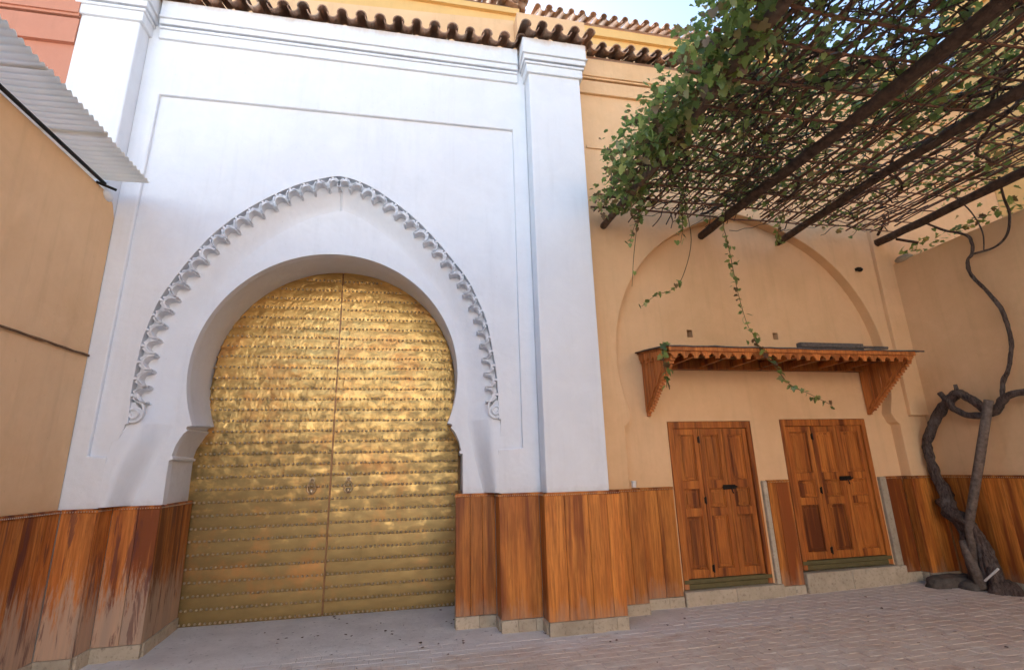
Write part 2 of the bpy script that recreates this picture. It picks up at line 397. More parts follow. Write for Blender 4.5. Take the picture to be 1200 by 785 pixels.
# dry leaves and crumbs swept about by the wind
lit = MB(); R0 = random.Random(5)
for i in range(150):
    x, y = R0.uniform(-3, 7), R0.uniform(3.6, 5.7)
    if i < 40: x, y = R0.gauss(-.3, .7), R0.gauss(6.1, .25)
    a = R0.uniform(0, 6.3); s_ = R0.uniform(.006, .022); zz = gz(x) + .012
    lit.add([(x + s_*math.cos(a + q)*(1 if q % 2 else .6), y + s_*math.sin(a + q)*(1 if q % 2 else .6), zz + R0.uniform(0, .008)) for q in (0, 1.2, 2.6, 3.9, 5.1)], [(0, 1, 2, 3, 4)])
tag(stuff(lit.build('leaf_litter', mat('dry_litter', simple((.10, .06, .04), .9)), merge=False)), 'scattered dark crumbs of dry leaf on the paving', 'litter')
# ------------------------------------------------------------------ white gate building
CX = -.885
gate = thing('gate_building', 'tall whitewashed gateway with horseshoe arch, carved band and tiled coping', 'gateway', (-.9, 5.9, 0))
YF, YP, YA, YD = 5.63, 5.672, 5.90, 6.83
band_pts = [(-2.726,2.132),(-2.745,2.45),(-2.735,2.80),(-2.715,3.045),(-2.632,3.41),(-2.522,3.664),(-2.348,3.992),(-2.158,4.271),(-1.918,4.523),(-1.666,4.729),(-1.356,4.926),(-1.029,5.055),(-.885,5.088),
            (-.725,5.062),(-.50,4.975),(-.257,4.82),(.013,4.61),(.283,4.335),(.508,4.06),(.686,3.82),(.795,3.591),(.903,3.317),(.965,3.006),(1.015,2.652),(1.03,2.35),(1.03,2.15)]
def catmull(P, n=8, keep=None):
    out = []
    for i in range(len(P) - 1):
        p0, p1, p2, p3 = P[max(i - 1, 0)], P[i], P[i + 1], P[min(i + 2, len(P) - 1)]
        if keep is not None and i == keep: p0 = p1
        if keep is not None and i + 1 == keep: p3 = p2
        for k in range(n):
            t = k / n
            out.append(tuple(.5 * (2*b + (c - a)*t + (2*a - 5*b + 4*c - d_)*t*t + (-a + 3*b - 3*c + d_)*t**3) for a, b, c, d_ in zip(p0, p1, p2, p3)))
    out.append(P[-1]); return out
band = catmull(band_pts, 8, 12)
# frame face with the stepped recess
MBf = MB(); outer = [(-3.14, 0), (-3.14, 7.17), (1.455, 7.17), (1.455, 0), (.985, 0), (.985, 1.82), (1.264, 1.83), (1.264, 5.95), (-2.93, 5.92), (-2.98, 1.83), (-2.818, 1.82), (-2.818, 0)]
MBf.prism([outer], YF, YA + .2); fr = MBf.build('wall', M_white, gate); bevmod(fr, .012)
# panel between frame and carved arch
op = [(.985, 1.80), (1.30, 1.80), (1.30, 6.0), (-3.0, 6.0), (-3.02, 1.80), (-2.818, 1.80), (-2.76, 2.0)] + band + [(1.02, 2.0)]
MB().prism([op], YP, YA + .15).build('recessed_panel', M_white, gate)
# arch field, pierced by the horseshoe
def half_front():
    L = []; a0 = math.radians(-23)
    for i in range(41):
        a = a0 + (PI / 2 - a0) * i / 40; L.append((1.445 * math.cos(a), 2.70 + 1.451 * math.sin(a)))
    return [(1.53, 0), (1.53, 1.34), (1.505, 1.35), (1.505, 1.785), (1.468, 1.795), (1.468, 1.815), (1.485, 1.83), (1.462, 1.93), (1.432, 2.00), (1.40, 2.055), (1.365, 2.085), (1.385, 2.10), (1.375, 2.125)] + L
def half_back():
    L = []; a0 = math.radians(-21.5)
    for i in range(41):
        a = a0 + (PI / 2 - a0) * i / 40; L.append((1.52 * math.cos(a), 2.76 + 1.52 * math.sin(a)))
    return [(1.62, 0), (1.62, 1.34), (1.60, 1.35), (1.60, 1.79), (1.575, 1.80), (1.575, 1.82), (1.60, 1.835), (1.575, 1.94), (1.53, 2.02), (1.50, 2.08), (1.465, 2.13), (1.485, 2.15), (1.475, 2.175)] + L
hf, hb = half_front(), half_back()
frontc = [(CX - a, b) for a, b in hf] + [(CX + a, b) for a, b in reversed(hf[:-1])]
backc = [(CX - .02 - a, b) for a, b in hb] + [(CX - .02 + a, b) for a, b in reversed(hb[:-1])]
field = [(-2.85, 0), (-2.85, 5.2), (1.08, 5.2), (1.08, 0)] + [p for p in reversed(frontc)]
m = MB().prism([field], YA, YA + .10); m.build('arch_field', M_white, gate)
rv = MB(); n = len(frontc)
for k in range(5):
    t = k / 4
    rv.v += [(a + (c - a) * t, YA + .003 + (YD - YA) * t, b + (d_ - b) * t) for (a, b), (c, d_) in zip(frontc, backc)]
for k in range(4):
    for i in range(n - 1):
        a = k * n + i; rv.f.append((a, a + 1, a + n + 1, a + n))
rv.build('arch_reveal', M_white, gate, smooth=True)
# wall body behind (closes the thickness round the door) and the building mass
def arch_hole(c, d_=0.0): return [(a, b) for a, b in reversed(c)]
MB().prism([[(-3.7, 0), (-3.7, 7.2), (2.16, 7.2), (2.16, 0)] + arch_hole(backc)], YD + .001, YD + .10).build('inner_wall', M_white, gate)
# carved band: one scalloped piece after another
def arclen(P):
    s = [0]
    for a, b in zip(P, P[1:]): s.append(s[-1] + math.dist(a, b))
    return s
def sampler(P):
    s = arclen(P)
    def at(t):
        t = max(0, min(s[-1], t)); i = 0
        while i < len(s) - 2 and s[i + 1] < t: i += 1
        u = (t - s[i]) / (s[i + 1] - s[i] + 1e-9); return (P[i][0] + (P[i+1][0] - P[i][0]) * u, P[i][1] + (P[i+1][1] - P[i][1]) * u)
    return at, s[-1]
iap = band.index((-.885, 5.088)) if (-.885, 5.088) in band else min(range(len(band)), key=lambda i: -band[i][1])
left, right = band[:iap + 1], list(reversed(band[iap:]))
W = .165
sband = MB()
for P, sgn in ((left, 1), (right, -1)):
    # raised outer rim as one moulding
    pass
rim = MB(); q = []
bo = band; inn = []
for i, p in enumerate(bo):
    a, b = bo[max(i - 1, 0)], bo[min(i + 1, len(bo) - 1)]; t = Vector((b[0] - a[0], b[1] - a[1])).normalized(); nrm = Vector((t.y, -t.x)); inn.append((p[0] + nrm.x * .028, p[1] + nrm.y * .028))
outl = []
for i, p in enumerate(bo):
    a, b = bo[max(i - 1, 0)], bo[min(i + 1, len(bo) - 1)]; t = Vector((b[0] - a[0], b[1] - a[1])).normalized(); nrm = Vector((t.y, -t.x)); outl.append((p[0] - nrm.x * .004, p[1] - nrm.y * .004))
rim.prism([outl + list(reversed(inn))], YP - .016, YA + .02)
bandpart = rim.build('carved_band', M_white, gate)
cv = MB(); nb_ = len(bo); ext = [(-2.80, 1.34), (-2.76, 1.8)]; bo2 = [(-2.815, 1.36), (-2.79, 1.75)] + bo + [(1.01, 1.75), (1.0, 1.36)]; nb_ = len(bo2)
NV = 12; Y0 = YP + .11
for r_ in range(NV + 1):
    q_ = r_ / NV; v_ = -.06 + (W + .26) * q_; ym = Y0 + (YA + .002 - Y0) * (0 if q_ < .35 else ((q_ - .35) / .65) ** 2 * (3 - 2 * (q_ - .35) / .65))
    for i in range(nb_):
        a, b = bo2[max(i - 2, 0)], bo2[min(i + 2, nb_ - 1)]; t = Vector((b[0] - a[0], b[1] - a[1])).normalized(); nrm = Vector((t.y, -t.x))
        zb_ = bo2[i][1]; k_ = min(1, max(0, (zb_ - 1.36) / .75)); w_ = v_ * (.42 + .58 * k_)
        ys = YA + .002 - (YA + .002 - ym) * (1 + (1 - min(1, max(0, (zb_ - 2.05) / .3))) * ((YA - (YF if zb_ < 1.80 else YP) - .003) / (YA - Y0) - 1))
        x_, z_ = bo2[i][0] + nrm.x * w_, zb_ + nrm.y * w_
        if zb_ < 2.4: z_ = zb_
        if (x_ - CX) * (1 if i < nb_ / 2 else -1) > 0: x_ = CX; z_ = zb_ - v_ * 1.02
        cv.v.append((x_, ys, z_))
for j in range(NV):
    for i in range(nb_ - 1): q = j * nb_ + i; cv.f.append((q, q + 1, q + nb_ + 1, q + nb_))
cv.build('cove', M_white, gate, smooth=2, merge=False)
NL = 21
for P, sgn in ((left, 1), (right, -1)):
    at, T = sampler(P); s0 = .20; pitch = (T - s0) / NL
    for i in range(NL):
        sa = s0 + pitch * i
        def mp(u, v):     # u along the curve, v inwards
            a = at(sa + u - .01); b = at(sa + u + .01); c = at(sa + u); t = Vector((b[0] - a[0], b[1] - a[1])).normalized(); nn = Vector((t.y, -t.x)) * sgn
            return (c[0] + nn.x * v, c[1] + nn.y * v)
        p = pitch; rr = p * .39 * rnd.uniform(.93, 1.06); cz = W - .012
        arc = [(p/2 + rr * math.cos(a), cz - rr * 1.15 * math.sin(a)) for a in [PI * k / 10 for k in range(11)]]
        piece = MB()
        poly = [mp(u, v) for u, v in [(0, .0), (p/2, .0), (p, .0), (p, W)] + arc + [(0, W)]]
        piece.prism([poly], YP + .075, YP + .135)
        # raised rim round the arch cut and the Y of the feet
        arc2 = [(p/2 + (rr + .010) * math.cos(a), cz - (rr * 1.15 + .020) * math.sin(a)) for a in [PI * k / 10 for k in range(11)]]
        piece.prism([[mp(u, v) for u, v in arc] + [mp(u, v) for u, v in reversed(arc2)]], YP - .012, YP + .08)
        for s_ in (0, 1):
            e = p * s_; d1 = 1 if s_ == 0 else -1
            piece.prism([[mp(e + d1*.004, W), mp(e + d1 * .018, W), mp(e + d1 * .016, W - .05), mp(e + d1 * p * .40, .055), mp(e + d1 * p * .28, .042), mp(e + d1*.005, W - .068)]], YP - .012, YP + .08)
        piece.prism([[mp(p*.5 - .016, .02), mp(p*.5 + .016, .02), mp(p*.5 + .005, cz - rr*1.15), mp(p*.5 - .005, cz - rr*1.15)]], YP - .010, YP + .08)
        c = mp(p / 2, W / 2)
        piece.build('scallop', M_white, bandpart, org=(c[0], YP, c[1]))
    # scroll that ends the band
    c = at(.10); cc = Vector((c[0] + sgn * .055, c[1] - .005))
    sc = MB()
    disc = [(cc.x + .078 * math.cos(a), cc.y + .085 * math.sin(a)) for a in [2 * PI * k / 24 for k in range(24)]]
    sc.prism([disc], YP + .02, YA + .01)
    sc.prism([[(at(.02)[0], cc.y), (at(.22)[0], at(.22)[1]), (at(.22)[0] + sgn * .06, at(.22)[1]), (cc.x + sgn * .078, cc.y)][::sgn]], YP + .022, YA + .01)
    sp = []
    for k in range(46):
        a = k / 45 * 2 * PI * 1.55; r_ = .082 - .062 * k / 45
        sp.append((cc.x + sgn * r_ * math.cos(a + .2) , YP + .006, cc.y - r_ * math.sin(a + .2)))
    top = at(.30); sp = [(top[0] + sgn * .07, YP + .006, top[1]), (cc.x + sgn * .088, YP + .006, cc.y + .07)] + sp
    sc.tube(sp, .013, 6)
    sc.build('scroll', M_white, bandpart, smooth=True, org=(cc.x, YP, cc.y))
# pilasters
for x0, x1, nm in ((-3.735, -3.142, 'l'), (1.457, 2.168, 'r')):
    o = MB().box(x0, x1, 5.42, 6.2, 0, 7.19).build('pilaster', M_white, gate); bevmod(o, .014)
# cornice (follows the pilasters)
def cornice(parent, m, x0, x1, yw, levels, both=True, name='cornice', yb=None):
    c = MB()
    for z0, z1, pr in levels: c.box(x0 - (pr if both else 0), x1 + (pr if both else 0), yw - pr, (yb or yw + .3), z0, z1)
    o = c.build(name, m, parent); bevmod(o, .006, 1); return o
LV = [(6.675, 6.80, .035), (6.80, 6.835, .055), (6.85, 6.925, .075), (6.925, 6.95, .10), (6.95, 7.18, .085)]
cornice(gate, M_white, -3.14 + .11, 1.455 - .11, YF, LV, False)
cornice(gate, M_white, -3.735, -3.142, 5.42, [(a + .012, b + .012, c) for a, b, c in LV], yb=6.0)
cornice(gate, M_white, 1.457, 2.168, 5.42, [(a + .012, b + .012, c) for a, b, c in LV], yb=6.0)
# barrel tile copings
def half_tile(r, L, up, th=.013, seg=8, taper=.84):
    m = MB(); v = []
    for e, (yy, k) in enumerate(((0, 1), (L, taper))):
        for rr in (r, r - th):
            for i in range(seg + 1):
                a = PI * i / seg; s_ = 1 if up else -1
                v.append((rr * k * math.cos(a), yy, s_ * rr * k * math.sin(a) * .9))
    n_ = seg + 1; f = []
    for i in range(seg):
        f += [(i, i+1, 2*n_+i+1, 2*n_+i), (n_+i, 3*n_+i, 3*n_+i+1, n_+i+1), (i, n_+i, n_+i+1, i+1), (2*n_+i, 2*n_+i+1, 3*n_+i+1, 3*n_+i)]
    f += [(0, 2*n_, 3*n_, n_), (seg, n_+seg, 3*n_+seg, 2*n_+seg)]
    m.add(v, f); return m
T_up = half_tile(.070, .46, True).data('roof_tile', M_tile, smooth=True); T_dn = half_tile(.072, .46, False, taper=1.0).data('roof_tile', M_tile, smooth=True)
def coping(parent, p0, p1, pitch, slope=.42, back=.40, name='tile_coping', ends=True):
    """row of tiles whose eave runs from p0 to p1 (x,y,z); they climb away from the eave"""
    p0, p1 = Vector(p0), Vector(p1); L = (p1 - p0).length; n_ = max(2, round(L / pitch)); t = (p1 - p0).normalized()
    nrm = Vector((-t.y, t.x, 0)); rz = math.atan2(t.y, t.x)
    b = MB(); A, B = p0 + nrm * .19 + Vector((0, 0, -.075)), p1 + nrm * .19 + Vector((0, 0, -.075)); up = Vector((0, 0, .10)); bk = nrm * back + Vector((0, 0, back * slope))
    b.add([A, B, B + bk, A + bk, A + up*.6, B + up*.6, B + bk + up*.6, A + bk + up*.6], [(0,3,2,1),(4,5,6,7),(0,1,5,4),(1,2,6,5),(2,3,7,6),(3,0,4,7)])
    o = b.build(name, M_tile, parent)
    st = L / n_
    for i in range(n_ + 1):
        for dn in (0, 1):
            if dn and i == n_: continue
            q = p0 + t * (st * (i + .5 * dn)) + Vector((0, 0, rnd.uniform(-.010, .010) + (.0 if dn else .012))) + nrm * rnd.uniform(-.015, .015)
            Mx = Matrix.Translation(q) @ Matrix.Rotation(rz + rnd.uniform(-.05, .05), 4, 'Z') @ Matrix.Rotation(math.atan(slope) + rnd.uniform(-.03, .03), 4, 'X') @ Matrix.Scale(rnd.uniform(.93, 1.06), 4, (1, 0, 0))
            inst('roof_tile', T_dn if dn else T_up, o, Mx)
    return o
coping(gate, (-3.05, 5.42, 7.235), (1.38, 5.42, 7.235), .235)
coping(gate, (1.39, 5.20, 7.25), (2.29, 5.20, 7.25), .225)
coping(gate, (-3.82, 5.20, 7.25), (-3.06, 5.20, 7.25), .225)
# tan parapets that rise behind the copings
pz = MB().prism([[(-3.9, 7.1), (-3.9, 7.84), (-2.3, 7.88), (1.40, 8.10), (1.40, 7.1)]], 5.95, 6.35); pz.build('parapet', M_tan, gate)
MB().box(1.405, 2.44, 5.75, 6.36, 7.1, 8.05).build('parapet', M_tan, gate)
MB().box(-3.7, 2.16, 6.95, 7.3, 0, 7.9).build('rear_wall', M_tan, gate)
# wainscot of the gate: planks, plinth stones and a studded rail
def run(parent, pts, m, zt, z0=.125, z0b=None, plinth=True, wmin=.18, wmax=.34, th=.03, rail=True, zg=0.0, seed=1, pth=.012, hp=None):
    """panelled base along plan points (left to right seen from the yard)"""
    R = random.Random(seed)
    base = MB()
    for a, b in zip(pts, pts[1:]):
        if rail:
            base.quadbox(a, b, zt, zt + .018, .032)
            a2 = Vector(a) ; b2 = Vector(b); t = (b2 - a2).normalized(); nn = Vector((-t.y, t.x))
            base.quadbox(tuple(a2 - nn * .008), tuple(b2 - nn * .008), zt - .016, zt + .006, .03)
    o = base.build('wainscot', m, parent)
    beads = MB()
    for a, b in zip(pts, pts[1:]):
        a, b = Vector(a), Vector(b); L = (b - a).length; t = (b - a) / L; nn = Vector((-t.y, t.x))
        k = 0; Lf = L; u = (th + .001) if t.y > .9 and a != Vector(pts[0]) else 0
        if t.y < -.9 and b != Vector(pts[-1]): L -= th + .001
        while u < L - .01:
            wd = min(R.uniform(wmin, wmax), L - u)
            if L - u - wd < .10: wd = L - u
            p, q_ = a + t * (u + .002), a + t * (u + wd - .002)
            zz = z0
            jog = nn * R.uniform(0, .003)
            MB().quadbox(tuple(p + jog), tuple(q_ + jog), zz + .001, zt - .017, th).build('plank', m, o, bevel=.0018, org=((p.x + q_.x) / 2, (p.y + q_.y) / 2, zz))
            u += wd
        u = (th + 2*pth) if t.y > .9 and a != Vector(pts[0]) else 0
        if t.y < -.9 and b != Vector(pts[-1]): L = Lf - th - 2*pth
        if plinth:
            while u < L - .01:
                wd = min(R.uniform(.14, .46), L - u)
                if L - u - wd < .08: wd = L - u
                p, q_ = a + t * (u + .001) - nn * pth, a + t * (u + wd - .001) - nn * pth
                MB().quadbox(tuple(p), tuple(q_), -.02 + zg, z0 - .002 + R.uniform(-.002, .002), th + pth).build('plinth_stone', M_stone, o, bevel=.004, org=((p.x + q_.x) / 2, (p.y + q_.y) / 2, 0))
                u += wd
        L = Lf; nb = int(L / .022)
        for i in range(nb):
            c = a + t * ((i + .5) * L / nb) - nn * .009
            beads.add([(c.x - t.x*.006, c.y - t.y*.006, zt - .006), (c.x + t.x*.006, c.y + t.y*.006, zt - .006), (c.x, c.y, zt + .001), (c.x, c.y, zt - .013), (c.x - nn.x*.006, c.y - nn.y*.006, zt - .006)], [(0,3,4),(3,1,4),(1,2,4),(2,0,4)])
    if rail: stuff(beads.build('bead', M_stud, o, merge=False))
    return o
ZT = 1.335
w1 = run(gate, [(-3.09, 5.59), (-2.80, 5.59), (-2.80, 5.855), (-2.385, 5.855), (-2.44, 6.80)], M_woodL, ZT, seed=3, wmin=.15, wmax=.45)
w2 = run(gate, [(.625, 6.80), (.535, 5.855), (.975, 5.855), (.975, 5.59), (1.417, 5.59), (1.417, 5.375), (2.255, 5.375), (2.255, 5.78)], M_wood, ZT, seed=12, wmin=.12, wmax=.36)
# ---- brass doors
def door_outline(x): # arch height of the door opening at distance x from its centre
    dx = abs(x - (CX - .02))
    return 2.76 + math.sqrt(max(0, 1.50 ** 2 - dx ** 2)) if dx < 1.5 else 2.3
SEAM = -.925; rows = [.03 + .1435 * i for i in range(11)]
while rows[-1] < 4.2: rows.append(rows[-1] + .1345)
for side in (-1, 1):
    xa, xb = (SEAM - 1.60, SEAM - .004) if side < 0 else (SEAM + .004, SEAM + 1.58)
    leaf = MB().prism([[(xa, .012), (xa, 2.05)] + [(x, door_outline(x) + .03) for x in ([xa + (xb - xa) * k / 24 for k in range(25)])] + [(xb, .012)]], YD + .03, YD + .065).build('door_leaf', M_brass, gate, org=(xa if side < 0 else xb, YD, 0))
    leaf['label'] = 'left brass-clad leaf of the gate' if side < 0 else 'right brass-clad leaf of the gate'
    # hammered sheets, each overlapping the one below
    for r in range(len(rows)):
        z0 = rows[r] - .019 + rnd.uniform(-.002, .002) * (r > 0); z1 = (rows[r + 1] if r + 1 < len(rows) else rows[r] + .14) + .012
        hw = 9
        if z0 > 2.76: hw = math.sqrt(max(.0004, 1.53 ** 2 - (z0 - 2.76) ** 2))
        elif z0 > 2.1: hw = 1.54
        a, b = max(xa, CX - .02 - hw), min(xb, CX - .02 + hw)
        if b - a < .06: continue
        nxx = max(3, int((b - a) / .028)); nz_ = 6; v = []; f = []
        for j in range(nz_ + 1):
            for i in range(nxx + 1):
                x = a + (b - a) * i / nxx; z = z0 + (z1 - z0) * j / nz_; z_ = z
                lim = door_outline(x) + .03
                if z_ > lim and z0 > 2.3: z_ = max(z0, lim)
                am = .12 + .88 * min(1, max(0, (z - 1.3) / 1.4))
                hh = noise.noise(Vector((x * 5, z * 9, 1 + r * .6))) * .005 + (1 - abs(noise.noise(Vector((x * 9 + z * 5, z * 14, 5 + r))))) ** 3 * .005 + noise.noise(Vector((x * 21, z * 30, 9 + r))) * .0022
                tt = j / nz_
                v.append((x, YD + .001 + .006 * tt - (am * 1.7 * hh + .0032 * (1 - .6*tt)) * math.sin(PI * min(1, tt * 1.0)) ** .7, z_))
        for j in range(nz_):
            for i in range(nxx):
                q = j * (nxx + 1) + i; f.append((q, q + 1, q + nxx + 2, q + nxx + 1))
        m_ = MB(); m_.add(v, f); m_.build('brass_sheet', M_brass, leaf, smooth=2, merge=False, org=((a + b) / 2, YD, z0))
    st = MB()
    for r, z in enumerate(rows):
        x = SEAM + side * .036
        jit = rnd.uniform(-.006, .006)
        while True:
            hwz = 1.50 if z < 2.76 and z > 2.1 else (math.sqrt(max(0, 1.49 ** 2 - (z - 2.76) ** 2)) if z >= 2.76 else 1.56)
            if abs(x - (CX - .02)) > hwz: break
            cx, cz = x + rnd.uniform(-.004, .004), z + jit + rnd.uniform(-.004, .004); rr = .0185
            v = [(cx, YD - .025, cz)]
            for k in range(6):
                a = 2*PI*k/6; v.append((cx + rr*.6*math.cos(a), YD - .018, cz + rr*.6*math.sin(a)))
            for k in range(6):
                a = 2*PI*k/6; v.append((cx + rr*math.cos(a), YD + .008, cz + rr*math.sin(a)))
            st.add(v, [(0, 1 + k, 1 + (k+1) % 6) for k in range(6)] + [(1+k, 7+k, 7+(k+1) % 6, 1+(k+1) % 6) for k in range(6)])
            x += side * .0525
    stuff(st.build('stud', M_stud, leaf, smooth=2, merge=False))
    kx = SEAM + side * .215 + .0; kz = 1.44
    kb = MB(); kb.prism([[(kx + .030*math.cos(2*PI*k/12)*(1 + .25*(k % 2)), kz + .10 + .030*math.sin(2*PI*k/12)*(1 + .25*(k % 2))) for k in range(12)]], YD - .012, YD + .01)
    kb.sphere((kx, YD - .022, kz + .10), .016)
    kb.tube([(kx + .048*math.sin(2*PI*k/20)*(1 - .3*math.cos(2*PI*k/20)), YD - .028, kz + .015 + .068*math.cos(2*PI*k/20)) for k in range(21)], .009, 6, cap=False)
    kb.sphere((kx, YD - .028, kz - .035), .030, sc=(1, .5, 1.1)); kb.sphere((kx, YD - .030, kz + .03), .018, sc=(1, .5, 1))
    for k in range(6): a = 2*PI*k/6; kb.sphere((kx + .033*math.cos(a), YD - .030, kz - .035 + .036*math.sin(a)), .008, 6, 4)
    kb.build('knocker', M_knock, leaf, smooth=True, org=(kx, YD, kz))
MB().box(SEAM - .012, SEAM + .010, YD - .004, YD + .03, .02, 4.27).build('astragal', M_seam, gate, bevel=.003)

# ------------------------------------------------------------------ tan building with the two shuttered doors
tan = thing('shop_building', 'ochre plastered building with blind horseshoe arch and two wooden doors', 'building', (4.6, 6, 0))
YO, YR = 5.83, 5.98
ACX, AZ, AR = 4.61, 2.93, 2.05
arch = []
for i in range(49):
    a = math.radians(-20) + math.radians(220) * i / 48
    x_, z_ = ACX + AR * math.cos(a), AZ + AR * math.sin(a)
    if abs(a - PI/2) < .45: z_ += .10 * (1 - abs(a - PI/2) / .45) ** 1.5
    arch.append((x_, z_))
archhole = [(6.64, 0), (6.64, 2.06), (6.59, 2.09), (6.54, 2.20)] + arch + [(2.685, 2.20), (2.63, 2.09), (2.59, 2.06), (2.59, 0)]
o = MB().prism([[(2.10, 0), (2.10, 7.40), (16, 7.40), (16, 0)] + archhole], YO, YR + .02).build('wall', M_tan, tan); bevmod(o, .012)
# recessed wall with two vent holes above the canopy (doors and holes cut through)
holes = [[(3.23, .02), (3.23, 2.135), (4.425, 2.135), (4.425, .02)], [(4.865, .02), (4.865, 2.15), (6.22, 2.15), (6.22, .02)],
         [(3.665, 3.255), (3.665, 3.36), (3.745, 3.36), (3.745, 3.255)], [(4.99, 3.255), (4.99, 3.355), (5.07, 3.355), (5.07, 3.255)]]
MB().prism([[(2.4, 0), (2.4, 5.3), (6.9, 5.3), (6.9, 0)]] + holes, YR, YR + .22).build('recess_wall', M_tan, tan)
MB().box(2.3, 7.0, YR + .22, YR + .30, 0, 5.4).build('back_wall', M_hole, tan)
# corner pilaster
o = MB().box(6.80, 7.10, 5.775, 5.9, 2.17, 7.3).build('pilaster', M_tan, tan); bevmod(o, .01)
# thin raised string moulding and cornice
MB().box(2.36, 16, YO - .022, YO + .01, 5.93, 5.975).build('string_course', M_tan, tan)
c = MB()
for z0, z1, pr in ((6.83, 7.05, .045), (7.07, 7.10, .065), (7.10, 7.40, .085)): c.box(2.18, 16, YO - pr, YO + .2, z0, z1)
o = c.build('cornice', M_tan, tan); bevmod(o, .006, 1)
coping(tan, (2.42, 5.60, 7.50), (15.8, 5.60, 7.50), .22)
MB().box(2.445, 16, 6.15, 6.4, 7.3, 8.10).build('parapet', M_tan, tan)
# wainscot of the tan building
w3 = run(tan, [(2.262, 5.775), (2.69, 5.775), (2.69, 5.94), (3.20, 5.94)], M_wood, 1.325, z0=.12, seed=5, wmin=.2, wmax=.3)
w4 = run(tan, [(4.52, 5.945), (4.84, 5.945)], M_wood, 1.36, z0=.135, zg=.02, seed=8, wmin=.10, wmax=.2)
w5 = run(tan, [(6.34, 5.945), (6.60, 5.945), (6.60, 5.80), (7.03, 5.80)], M_wood, 1.355, z0=.18, zg=.04, seed=9, wmin=.12, wmax=.3)
# pale masonry edges beside the doors and stone steps
for x0, x1 in ((4.45, 4.51), (6.235, 6.335)):
    MB().box(x0, x1, 5.935, YR + .02, .02, 1.37).build('door_margin', M_stone, tan, bevel=.006)
for x0, x1, z1 in ((3.205, 3.86, .165), (3.862, 4.513, .17), (4.845, 5.5, .265), (5.502, 6.335, .27)):
    MB().box(x0, x1, 5.90, YR + .22, 0, z1).build('door_step', M_stone, tan, bevel=.008)
def shutter(x0, x1, z0, z1, seed, lab):
    R = random.Random(seed); y = YR + .045
    root = bpy.data.objects.new('shutter_door', None); link(root, 'shutter_door', tan, Matrix.Translation(((x0 + x1)/2, y, z0))); root['label'] = lab
    fw = .065; fr = MB()
    fr.box(x0, x0 + fw, y - .055, y + .03, z0, z1); fr.box(x1 - fw, x1, y - .055, y + .03, z0, z1); fr.box(x0 + fw, x1 - fw, y - .053, y + .03, z1 - .085, z1)
    fr.build('frame', M_woodD, root, bevel=.004)
    MB().box(x0 + .003, x1 - .003, y - .05, y + .04, z0 + .0, z0 + .055).build('threshold', M_olive, root, bevel=.004)
    MB().box(x0 + .003, x1 - .003, y - .058, y + .04, z0 + .06, z0 + .105).build('threshold', M_olive, root, bevel=.004)
    a, b = x0 + fw + .003, x1 - fw - .003; zt = z1 - .088; zb = z0 + .11; n_ = 3; wl = (b - a) / n_
    H = zt - zb; rails = [(0, .055), (.395, .45), (.58, .635), (.955, 1.0)]
    for i in range(n_):
        la, lb = a + wl * i + .0025, a + wl * (i + 1) - .0025; s_ = .062
        lf = MB(); lf.box(la, la + s_, y - .03, y + .01, zb, zt); lf.box(lb - s_, lb, y - .03, y + .01, zb, zt)
        for r0, r1 in rails: lf.box(la + s_, lb - s_, y - .028, y + .01, zb + H * r0, zb + H * r1)
        lf.build('door_panel_frame', M_woodD, root, bevel=.003, org=(la, y, zb))
        for (q, r0), (r1, q2) in zip(rails, rails[1:]):
            za, zc = zb + H * r0 + .003, zb + H * r1 - .003; pa, pb = la + s_ + .003, lb - s_ - .003
            pn = MB(); pn.box(pa, pb, y - .008, y + .01, za, zc)
            # moulding frame and fielded centre
            for g0, g1, yy in ((0, .012, y - .022), ):
                pn.box(pa, pa + g1, yy, y, za, zc); pn.box(pb - g1, pb, yy, y, za, zc); pn.box(pa + g1, pb - g1, yy, y, za, za + g1); pn.box(pa + g1, pb - g1, yy, y, zc - g1, zc)
            e = .042; pn.box(pa + e, pb - e, y - .017, y, za + e, zc - e)
            pn.build('panel', M_woodD, root, bevel=.003, org=((pa + pb)/2, y, (za + zc)/2))
    for xi, zs in ((a + wl, (zb + .10, zb + H*.50, zt - .14)), (x1 - fw*.5, (zb + .25, zb + H*.5, zt - .12)), ):
        for z in zs:
            h = MB(); h.tube([(xi, y - .045, z - .045), (xi, y - .045, z + .045)], .009, 6); h.box(xi - .016, xi + .016, y - .038, y - .02, z - .035, z + .035); h.build('hinge', M_iron, root)
    xi = a + 2 * wl; z = zb + H * .585
    h = MB(); h.tube([(xi - .10, y - .05, z), (xi + .10, y - .05, z)], .011, 6); h.box(xi - .085, xi + .085, y - .045, y - .03, z - .028, z + .028)
    h.tube([(xi + .02, y - .055, z - .01), (xi + .02, y - .065, z - .05), (xi + .035, y - .06, z - .075)], .007, 6); h.build('bolt', M_iron, root)
    return root
shutter(3.235, 4.42, .175, 2.13, 1, 'left wooden door of three panelled leaves, nearer the white gate')
shutter(4.87, 6.215, .285, 2.145, 2, 'right wooden door of three panelled leaves, nearer the vine')

